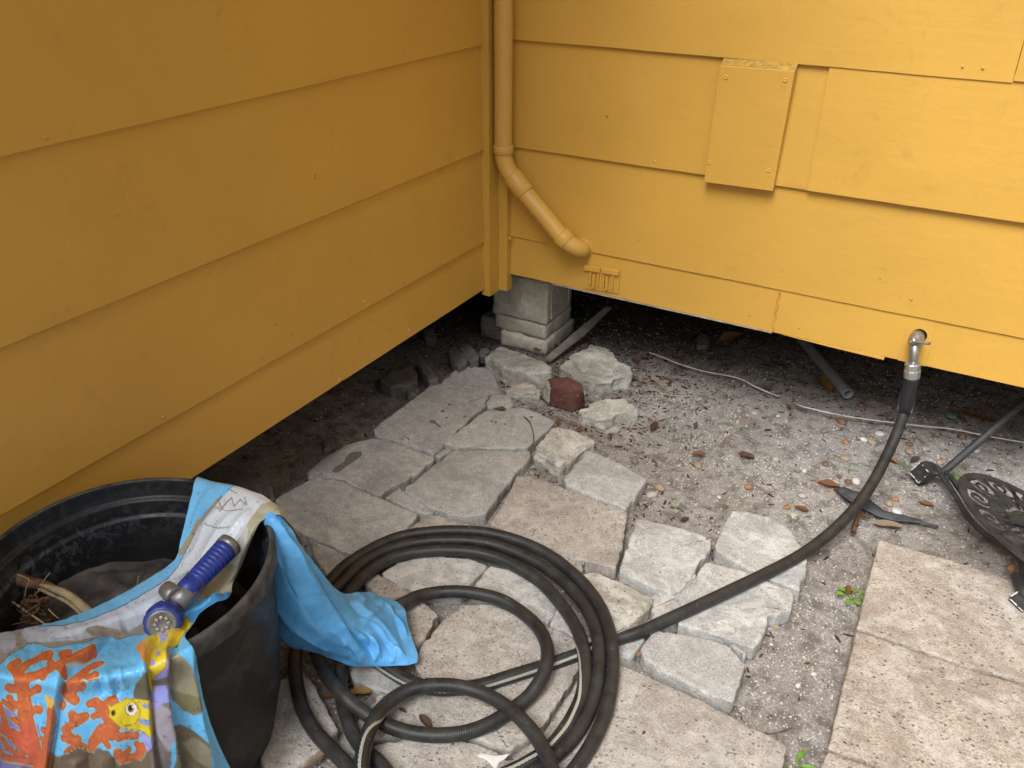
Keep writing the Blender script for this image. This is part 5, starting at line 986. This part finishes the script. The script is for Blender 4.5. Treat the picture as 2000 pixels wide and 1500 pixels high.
    # right hand folds: yellow, lavender, olive rock, blue, brown
    put(pol([(1420, 350), (1600, 300), (1660, 480), (1720, 1200), (2100, 1700), (2100, 2300), (1480, 2300), (1440, 1100)]), (108, 192, 246))
    put(pol([(1425, 392), (1510, 420), (1600, 482), (1650, 620), (1690, 870), (1640, 935), (1560, 910), (1470, 820), (1430, 600)]), (150, 146, 122)); put(pol([(1450, 735), (1560, 760), (1680, 760), (1690, 870), (1640, 935), (1560, 910), (1470, 820)]), (124, 120, 88))
    put(pol([(1470, 1060), (1540, 1025), (1620, 1060), (1740, 1145), (1800, 1500), (1900, 2300), (1350, 2300), (1480, 1300)]), (112, 104, 86)); put(pol([(1560, 1200), (1650, 1130), (1740, 1180), (1790, 1400), (1650, 1320)]), (146, 140, 120))
    put(pol([(1270, 560), (1430, 560), (1440, 1400), (1480, 2300), (1300, 2300)]), (120, 112, 110)); put(pol([(1300, 900), (1370, 840), (1470, 900), (1480, 1100), (1420, 1230), (1340, 1100)]), (158, 152, 164))
    put(pol([(1285, 690), (1440, 640), (1440, 790), (1380, 820), (1330, 880), (1296, 890)]), (150, 154, 222)); put(pol([(1425, 460), (1432, 560), (1330, 650), (1285, 660), (1300, 590)]), (150, 154, 222)); put(pol([(1290, 650), (1340, 620), (1435, 540), (1435, 640), (1300, 690)]), (110, 100, 92))
    yl = [(1560, 120), (1640, 150), (1500, 300), (1430, 400), (1420, 460), (1330, 580), (1285, 650), (1308, 728), (1285, 735), (1258, 640), (1255, 520), (1225, 480), (1180, 400), (1195, 350), (1255, 315), (1330, 300), (1450, 200)]
    put((poly_dist(xw, yw, yl) < 6) * 1., (150, 120, 40)); put(pol(yl), (218, 196, 48)); put(pol([(1160, 370), (1200, 345), (1245, 350), (1250, 520), (1220, 520), (1200, 450), (1165, 410)]), (220, 150, 60))
    for cx0, cy0, rx_, ry_ in ((1345, 432, 24, 22), (1400, 300, 40, 34), (1300, 500, 22, 26)): put((np.hypot((xw - cx0) / rx_, (yw - cy0) / ry_) < 1) * 1., (150, 154, 222))
    # yellow fish
    fish = [(915, 858), (950, 870), (1000, 835), (1060, 810), (1150, 800), (1275, 798), (1290, 880), (1308, 1080), (1296, 1112), (1220, 1075), (1120, 1062), (1040, 1045), (1000, 1010), (965, 975), (925, 950), (935, 905)]
    put((poly_dist(xw, yw, fish) < 6) * 1., (150, 124, 40)); put(pol(fish), (222, 200, 46)); put(pol([(1180, 1090), (1296, 1112), (1320, 1150), (1250, 1230), (1230, 1180), (1170, 1090)]), (156, 164, 230))
    put(pol([(940, 905), (975, 885), (985, 930), (950, 945)]), (70, 50, 30)); put((np.hypot((xw - 1235) / 28, (yw - 855) / 26) < 1) * 1., (150, 158, 190)); put(pol([(1172, 965), (1290, 960), (1270, 1010), (1220, 1020), (1180, 1000)]), (140, 160, 210)); put((np.hypot((xw - 1195) / 12, (yw - 825) / 11) < 1) * 1., (170, 176, 160))
    put((np.abs(np.hypot((xw - 1080) / 105, (yw - 915) / 112) - 1) < .035) * (xw > 1040) * 1., (160, 132, 40))
    put((np.hypot((x - 1115) / 54, (y - 890) / 54) < 1) * 1., (130, 90, 50)); put((np.hypot((x - 1117) / 49, (y - 890) / 49) < 1) * 1., (238, 238, 232)); put((np.hypot((x - 1112) / 30, (y - 882) / 32) < 1) * 1., (150, 90, 50)); put((np.hypot((x - 1108) / 20, (y - 880) / 22) < 1) * 1., (40, 26, 22)); put((np.hypot((x - 1128) / 10, (y - 872) / 10) < 1) * 1., (240, 240, 240))
    # dirt
    dd = fbm(x / 18, y / 18, 4.4, 4, 97); C *= (1 - .55 * np.clip((dd - .34) * 6, 0, 1) * (fbm(x / 150, y / 150, 2., 2, 99) > -.1))[..., None]
    return C
C1 = paintcloth(PX, PY)
# tail outside the tub: rows along its length, columns left to right
trows = [
 [CZ(511, 1012, .449), CZ(516, 1008, .452), CZ(522, 1003, .455), CZ(530, 1000, .457), CZ(538, 1000, .455), CZ(546, 1004, .450), CZ(552, 1010, .442)],
 [CZ(518, 1028, .435), CZ(524, 1024, .442), CZ(532, 1020, .448), CZ(541, 1018, .448), CZ(550, 1020, .442), CZ(558, 1026, .432), CZ(566, 1034, .420)],
 [CZ(524, 1062, .40), CZ(533, 1058, .41), CZ(544, 1054, .418), CZ(556, 1050, .42), CZ(567, 1050, .412), CZ(577, 1054, .40), CZ(585, 1060, .385)],
 [CZ(520, 1100, .35), CZ(534, 1098, .365), CZ(550, 1094, .378), CZ(566, 1090, .38), CZ(581, 1088, .372), CZ(595, 1088, .36), CZ(606, 1090, .345)],
 [CZ(522, 1145, .29), CZ(540, 1143, .31), CZ(560, 1138, .325), CZ(580, 1132, .33), CZ(600, 1128, .322), CZ(620, 1126, .305), CZ(636, 1128, .285)],
 [CZ(530, 1190, .23), CZ(550, 1190, .25), CZ(574, 1186, .27), CZ(600, 1178, .275), CZ(625, 1170, .26), CZ(650, 1163, .235), CZ(670, 1158, .20)],
 [CZ(540, 1228, .18), CZ(565, 1226, .20), CZ(592, 1220, .22), CZ(622, 1210, .225), CZ(655, 1198, .205), CZ(690, 1180, .17), CZ(728, 1160, .115)],
 [CZ(560, 1256, .13), CZ(590, 1254, .15), CZ(620, 1248, .17), CZ(650, 1238, .175), CZ(690, 1222, .16), CZ(735, 1200, .12), CZ(785, 1182, .075)],
 [CZ(600, 1270, .10), CZ(628, 1268, .12), CZ(655, 1262, .132), CZ(685, 1254, .135), CZ(720, 1244, .125), CZ(760, 1228, .10), CZ(797, 1222, .07)],
 [CZ(640, 1283, .08), CZ(665, 1282, .09), CZ(690, 1278, .10), CZ(718, 1272, .10), CZ(748, 1264, .092), CZ(780, 1254, .08), CZ(806, 1252, .066)],
 [CZ(680, 1297, .068), CZ(700, 1297, .072), CZ(720, 1294, .076), CZ(742, 1290, .076), CZ(766, 1286, .074), CZ(792, 1280, .070), CZ(816, 1276, .062)],
 [CZ(700, 1301, .058), CZ(718, 1302, .060), CZ(736, 1302, .062), CZ(756, 1301, .062), CZ(776, 1300, .062), CZ(796, 1299, .060), CZ(815, 1294, .056)]]
G2 = cps(trows, 36, 26); QX, QY, T3 = G2[..., 0], G2[..., 1], G2[..., 2:]
D2 = .003 * fbm(QX / 26, QY / 26, .3, 3, 171)
D2 += fold(QX, QY, [(560, 1040), (590, 1090), (625, 1150), (655, 1200), (690, 1245), (730, 1285)], .014, 30, 8, 1)
for P_, am, w_ in [([(530, 1020), (545, 1080), (570, 1140), (600, 1200), (640, 1250)], .010, 12), ([(524, 1060), (530, 1130), (555, 1200), (600, 1250)], .006, 9), ([(690, 1170), (720, 1200), (760, 1240), (790, 1290)], .006, 10), ([(745, 1165), (740, 1190), (700, 1215)], .005, 8), ([(650, 1215), (690, 1235), (700, 1265)], .004, 6), ([(700, 1240), (730, 1255), (745, 1290)], .005, 6), ([(680, 1150), (700, 1165), (715, 1180)], .004, 6)]: D2 += ridge(QX, QY, P_, am, w_)
for P_, am, w_ in [([(540, 1010), (562, 1055), (590, 1110), (622, 1165)], .005, 5), ([(556, 1020), (590, 1080), (625, 1140)], .004, 4), ([(700, 1205), (735, 1225), (765, 1262), (800, 1288)], .006, 4.5), ([(745, 1175), (775, 1205), (798, 1250)], .005, 4.5), ([(672, 1152), (705, 1152), (735, 1170)], .004, 4), ([(660, 1240), (690, 1262), (712, 1298)], .006, 4.5), ([(640, 1225), (668, 1250), (682, 1285)], .004, 4), ([(720, 1235), (735, 1262), (732, 1298)], .005, 4), ([(765, 1262), (770, 1280), (764, 1298)], .004, 4), ([(570, 1215), (610, 1250), (650, 1272)], .005, 5)]: D2 += ridge(QX, QY, P_, am, w_)
for P_, am, w_ in [([(545, 1060), (560, 1120), (590, 1180), (640, 1235)], .008, 9), ([(668, 1150), (700, 1195), (740, 1235), (775, 1290)], .006, 8), ([(690, 1222), (720, 1242), (725, 1280)], .005, 6), ([(770, 1180), (775, 1220), (790, 1260)], .004, 9)]: D2 -= ridge(QX, QY, P_, am, w_)
T3 = T3 + nrm(T3) * D2[..., None]
C2 = np.zeros(QX.shape + (3,)) + lin((98, 176, 236)); C2 *= (1 + .08 * fbm(QX / 20, QY / 20, 1, 3, 121))[..., None]
dd = fbm(QX / 9, QY / 9, 3.3, 4, 123); m_ = (np.clip((dd - .12) * 4, 0, 1) * sstep(640, 700, QX) * sstep(1200, 1150, np.abs(QY - 30)) * .5)[..., None]; C2 = C2 * (1 - m_) + lin((120, 112, 104)) * m_
# underside lining of the tail: a second darker layer hanging close to the tub
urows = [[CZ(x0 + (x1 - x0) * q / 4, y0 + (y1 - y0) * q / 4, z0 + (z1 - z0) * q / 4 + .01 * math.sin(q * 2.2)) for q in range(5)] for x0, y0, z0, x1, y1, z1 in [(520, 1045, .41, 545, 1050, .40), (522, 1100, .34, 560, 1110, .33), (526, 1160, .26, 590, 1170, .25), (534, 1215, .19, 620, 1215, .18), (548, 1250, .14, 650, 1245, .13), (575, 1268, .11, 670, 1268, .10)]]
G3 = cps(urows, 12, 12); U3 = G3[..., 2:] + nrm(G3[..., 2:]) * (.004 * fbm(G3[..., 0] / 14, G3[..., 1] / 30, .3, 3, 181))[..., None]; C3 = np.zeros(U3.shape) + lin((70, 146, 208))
V = []; Fc = []; CC = []
for W, Cc in ((W3, C1), (T3, C2), (U3, C3)):
    b_ = len(V); a_, q_ = W.shape[:2]; V += W.reshape(-1, 3).tolist(); CC.append(Cc.reshape(-1, 3)); ix = np.arange(a_ * q_).reshape(a_, q_) + b_
    Fc += np.stack([ix[:-1, :-1].ravel(), ix[1:, :-1].ravel(), ix[1:, 1:].ravel(), ix[:-1, 1:].ravel()], 1).tolist()
k = Mt('printed vinyl', .36, .45); at_ = k.t.nodes.new('ShaderNodeVertexColor'); at_.layer_name = 'print'; v = k.vec(rnd=False)
nn_ = k.noise(70, 4, .6, v); M_VINYL = k.fin(at_.outputs[0], k.bump(nn_, .2, .0015), k.ramp(k.noise(14, 4, .6, v), [(.3, .22), (.7, .40)]))
cloth = mesh('patterned_cloth', V, Fc, M_VINYL); ca = cloth.data.color_attributes.new('print', 'FLOAT_COLOR', 'POINT'); CA = np.vstack(CC); ca.data.foreach_set('color', np.clip(np.c_[CA, np.ones(len(CA))], 0, 1).ravel())
so_ = cloth.modifiers.new('thick', 'SOLIDIFY'); so_.thickness = .0008; so_.offset = 0
tag(cloth, 'light blue vinyl cloth printed with orange coral and a yellow fish, draped over the tub', 'cloth')

# ------------------------------------------------------------------ black metal chair lying on its side
k = Mt('black powder coated metal', .5, .4); v = k.vec(); w1 = k.noise(20, 5, .65, v); w2 = k.noise(150, 3, .6, v)
M_IRON = k.fin(k.mix(k.ramp(w1, [(.4, 0.), (.75, 1.)]), (.022, .022, .024), (.06, .058, .056)), k.bump(w2, .3, .001), k.ramp(w1, [(.3, .42), (.7, .7)]))
chair = empty('metal_chair', gz(1960, 1010, 0), 'black cast metal patio chair tipped over with a pierced lattice seat', 'chair')
def ctube(pts, r_, nm, n=14): return MB().tube(spline([gz(*p) for p in pts], 7), r_, n).out(nm, M_IRON, chair, True)
ctube([(1838, 926, .045), (1880, 890, .085), (1940, 838, .145), (2000, 785, .20), (2060, 732, .255)], .0105, 'leg')
def flatbar(pts, wd, th, nm):
    P_ = spline([gz(*p) for p in pts], 8); T_ = np.gradient(P_, axis=0); T_ /= np.linalg.norm(T_, axis=1)[:, None]; vw = CAM - P_; vw /= np.linalg.norm(vw, axis=1)[:, None]; A_ = np.cross(T_, vw); A_ /= np.linalg.norm(A_, axis=1)[:, None]; B_ = np.cross(A_, T_); V = []
    for i in range(len(P_)):
        for a_, b_ in ((-1, -1), (-.6, 1), (.6, 1), (1, -1)): V.append(P_[i] + A_[i] * wd / 2 * a_ + B_[i] * th / 2 * b_)
    n_ = len(P_); Fc = [(i * 4 + j, i * 4 + 4 + j, i * 4 + 4 + (j + 1) % 4, i * 4 + (j + 1) % 4) for i in range(n_ - 1) for j in range(4)] + [(0, 1, 2, 3), ((n_ - 1) * 4 + 3, (n_ - 1) * 4 + 2, (n_ - 1) * 4 + 1, (n_ - 1) * 4)]
    return mesh(nm, V, Fc, M_IRON, chair, False)
flatbar([(1815, 905, .045), (1832, 915, .05), (1840, 930, .05), (1862, 962, .045), (1890, 1008, .04), (1918, 1038, .038), (1945, 1057, .038), (1975, 1076, .040), (1992, 1095, .045), (1999, 1120, .05), (2010, 1150, .05)], .014, .012, 'frame_rail')
flatbar([(1846, 920, .055), (1866, 942, .055), (1886, 968, .052), (1912, 1005, .048), (1942, 1040, .046), (1975, 1066, .048), (2015, 1092, .05), (2060, 1120, .05)], .011, .010, 'frame_rail')
flatbar([(1850, 925, .035), (1872, 958, .03), (1905, 1005, .026), (1935, 1038, .024), (1960, 1062, .03), (1985, 1085, .04)], .008, .008, 'frame_rail')
def foot(q, depth, lab):
    C4 = [gz(*p) for p in q]; n_ = np.cross(C4[1] - C4[0], C4[3] - C4[0]); n_ /= np.linalg.norm(n_); cc = np.mean(C4, 0)
    if np.dot(n_, CAM - cc) < 0: n_ = -n_
    f_ = MB().prism(C4, -n_ * .004).out('foot_pad', M_IRON, chair, bev=.002); f_['label'] = lab
    pr_ = MB(); rr = np.random.default_rng(3)
    for i in range(4):
        a_, b_ = C4[i], C4[(i + 1) % 4]; m_ = 12
        for j in range(m_):
            if rr.random() < (.75 if i in (1, 2) else .25): continue
            s0, s1 = j / m_, (j + 1) / m_; wdt_ = .0015 + .0022 * rr.random(); p, q_ = a_ + (b_ - a_) * s0, a_ + (b_ - a_) * s1
            pr_.prism([p + n_ * .0004, q_ + n_ * .0004, q_ + (cc - q_) / np.linalg.norm(cc - q_) * wdt_ + n_ * .0004, p + (cc - p) / np.linalg.norm(cc - p) * (.0015 + .0022 * rr.random()) + n_ * .0004], n_ * .0006)
    pr_.out('bare_white_edge', plain('worn white primer', (.72, .72, .72), .6, var=.2), f_)
    return C4, n_
C4, n_ = foot([(1776, 922, .02), (1798, 902, .055), (1816, 924, .055), (1794, 945, .02)], .02, 'square foot pad with a bolt hole and worn white edge')
V, Fc = axis_lathe(np.mean(C4, 0) + n_ * .0004 - (C4[1] - C4[0]) * .12, n_, [(-.001, .0042), (.0006, .0042), (.0006, .0005)], 14); mesh('bolt_hole', V, Fc, plain('rust brown hole', (.05, .03, .02), .9), chair)
MB().prism([C4[1], C4[2], gz(1836, 922, .05), gz(1826, 908, .055), gz(1810, 899, .06)], (0, .003, -.004)).prism([C4[2], C4[3], gz(1815, 940, .022), gz(1835, 926, .04)], (0, .003, -.003)).out('bracket', M_IRON, chair, bev=.001)
foot([(1969, 1168, .05), (1996, 1149, .062), (2022, 1176, .055), (1998, 1196, .045)], .02, 'square foot pad with worn white corner on the tan slab')
ctube([(1985, 1125, .055), (1992, 1140, .062), (2000, 1158, .058), (2012, 1170, .052)], .012, 'leg')
# pierced seat
cs = gz(2034, 1040, .13); tc_ = CAM - cs; tc_ /= np.linalg.norm(tc_)
smaj = RGT * .72 - UPV * .69; smaj /= np.linalg.norm(smaj); smin = RGT * .69 + UPV * .72; smin /= np.linalg.norm(smin)
nS = tc_ * .50 + smin * .866; nS /= np.linalg.norm(nS); e1 = smaj - nS * np.dot(smaj, nS); e1 /= np.linalg.norm(e1); e2 = np.cross(nS, e1)
if np.dot(e2, smin) < 0: e2 = -e2
dist = np.linalg.norm(CAM - cs); RS = 147 / F_PX * dist * np.dot(tc_, -(-DIR)) if False else 150 / F_PX * dist * .97
def SP(r_, t_, h_=0): return cs + (e1 * math.cos(t_) + e2 * math.sin(t_)) * r_ * RS + nS * h_
sm_ = MB()
def ringband(r0, r1, th=.004, n=96, h0=0):
    V = []; 
    for j in range(n):
        t_ = 2 * math.pi * j / n; V += [SP(r0, t_, h0), SP(r1, t_, h0 - .001), SP(r1, t_, h0 - th), SP(r0, t_, h0 - th)]
    sm_.add(V, [(j * 4 + a_, ((j + 1) % n) * 4 + a_, ((j + 1) % n) * 4 + (a_ + 1) % 4, j * 4 + (a_ + 1) % 4) for j in range(n) for a_ in range(4)])
ringband(.90, 1.0, .006); ringband(.28, .36); ringband(.60, .63)
seatm = sm_
def strap(pts, w_=.0034):
    P_ = spline([SP(*p) for p in pts], 6); T_ = np.gradient(P_, axis=0); A_ = np.cross(T_, nS); A_ /= np.linalg.norm(A_, axis=1)[:, None] + 1e-9; V = []
    for i in range(len(P_)): V += [P_[i] + A_[i] * w_, P_[i] + A_[i] * w_ - nS * .004, P_[i] - A_[i] * w_ - nS * .004, P_[i] - A_[i] * w_]
    m_ = len(P_); seatm.add(V, [(i * 4 + a_, i * 4 + 4 + a_, i * 4 + 4 + (a_ + 1) % 4, i * 4 + (a_ + 1) % 4) for i in range(m_ - 1) for a_ in range(4)])
for q in range(12):
    t0 = 2 * math.pi * q / 12
    strap([(.40, t0), (.52, t0 + .10), (.62, t0 + .20), (.78, t0 + .25), (.92, t0 + .14)]); strap([(.40, t0), (.52, t0 - .10), (.62, t0 - .20), (.78, t0 - .25), (.92, t0 - .14)])
    strap([(.42, t0 + .02), (.50, t0), (.60, t0)], .003); strap([(.63, t0 + .02), (.72, t0 + .11), (.82, t0 + .06), (.83, t0 - .05), (.76, t0 - .09), (.70, t0 - .02)], .0030)
    strap([(.42, t0 + .26), (.52, t0 + .26), (.62, t0 + .26), (.76, t0 + .262), (.91, t0 + .262)], .0034)
seat = seatm.out('seat', M_IRON, chair, False)
MB().prism([SP(.26, R(a_), .004) for a_ in range(0, 360, 20)], -nS * .008).out('seat_hub', M_IRON, chair, bev=.001)
for a_ in (0, 90):
    c_, s_ = math.cos(R(a_ + 20)), math.sin(R(a_ + 20)); d_ = e1 * c_ + e2 * s_; f_ = -e1 * s_ + e2 * c_
    MB().prism([cs + d_ * x * RS + f_ * y * RS + nS * .012 for x, y in ((-.50, -.07), (.50, -.07), (.50, .07), (-.50, .07))], -nS * .009).out('cross_brace', M_IRON, chair, bev=.001)

# ------------------------------------------------------------------ a label of its own for every pebble and leaf
ORD = ['leftmost', 'second from left', 'third from left', 'fourth from left', 'fifth from left', 'sixth from left', 'seventh from left', 'eighth from left', 'ninth from left', 'tenth from left', 'eleventh from left', 'twelfth from left']
NUM = 'zero one two three four five six seven eight nine ten eleven twelve'.split()
by = {}
for o in list(COL.objects):
    if o.name.startswith(('pebble', 'fallen_leaf')) and o.parent is None: by.setdefault(o['label'], []).append(o)
def sx_(o):
    v_ = np.array(o.location) - CAM; return float(v_ @ RGT / (v_ @ DIR))
for lb, L_ in by.items():
    if len(L_) < 2: continue
    L_.sort(key=sx_)
    for i, o in enumerate(L_): o['label'] = f'{lb}, {ORD[i]} of {NUM[len(L_)]}'
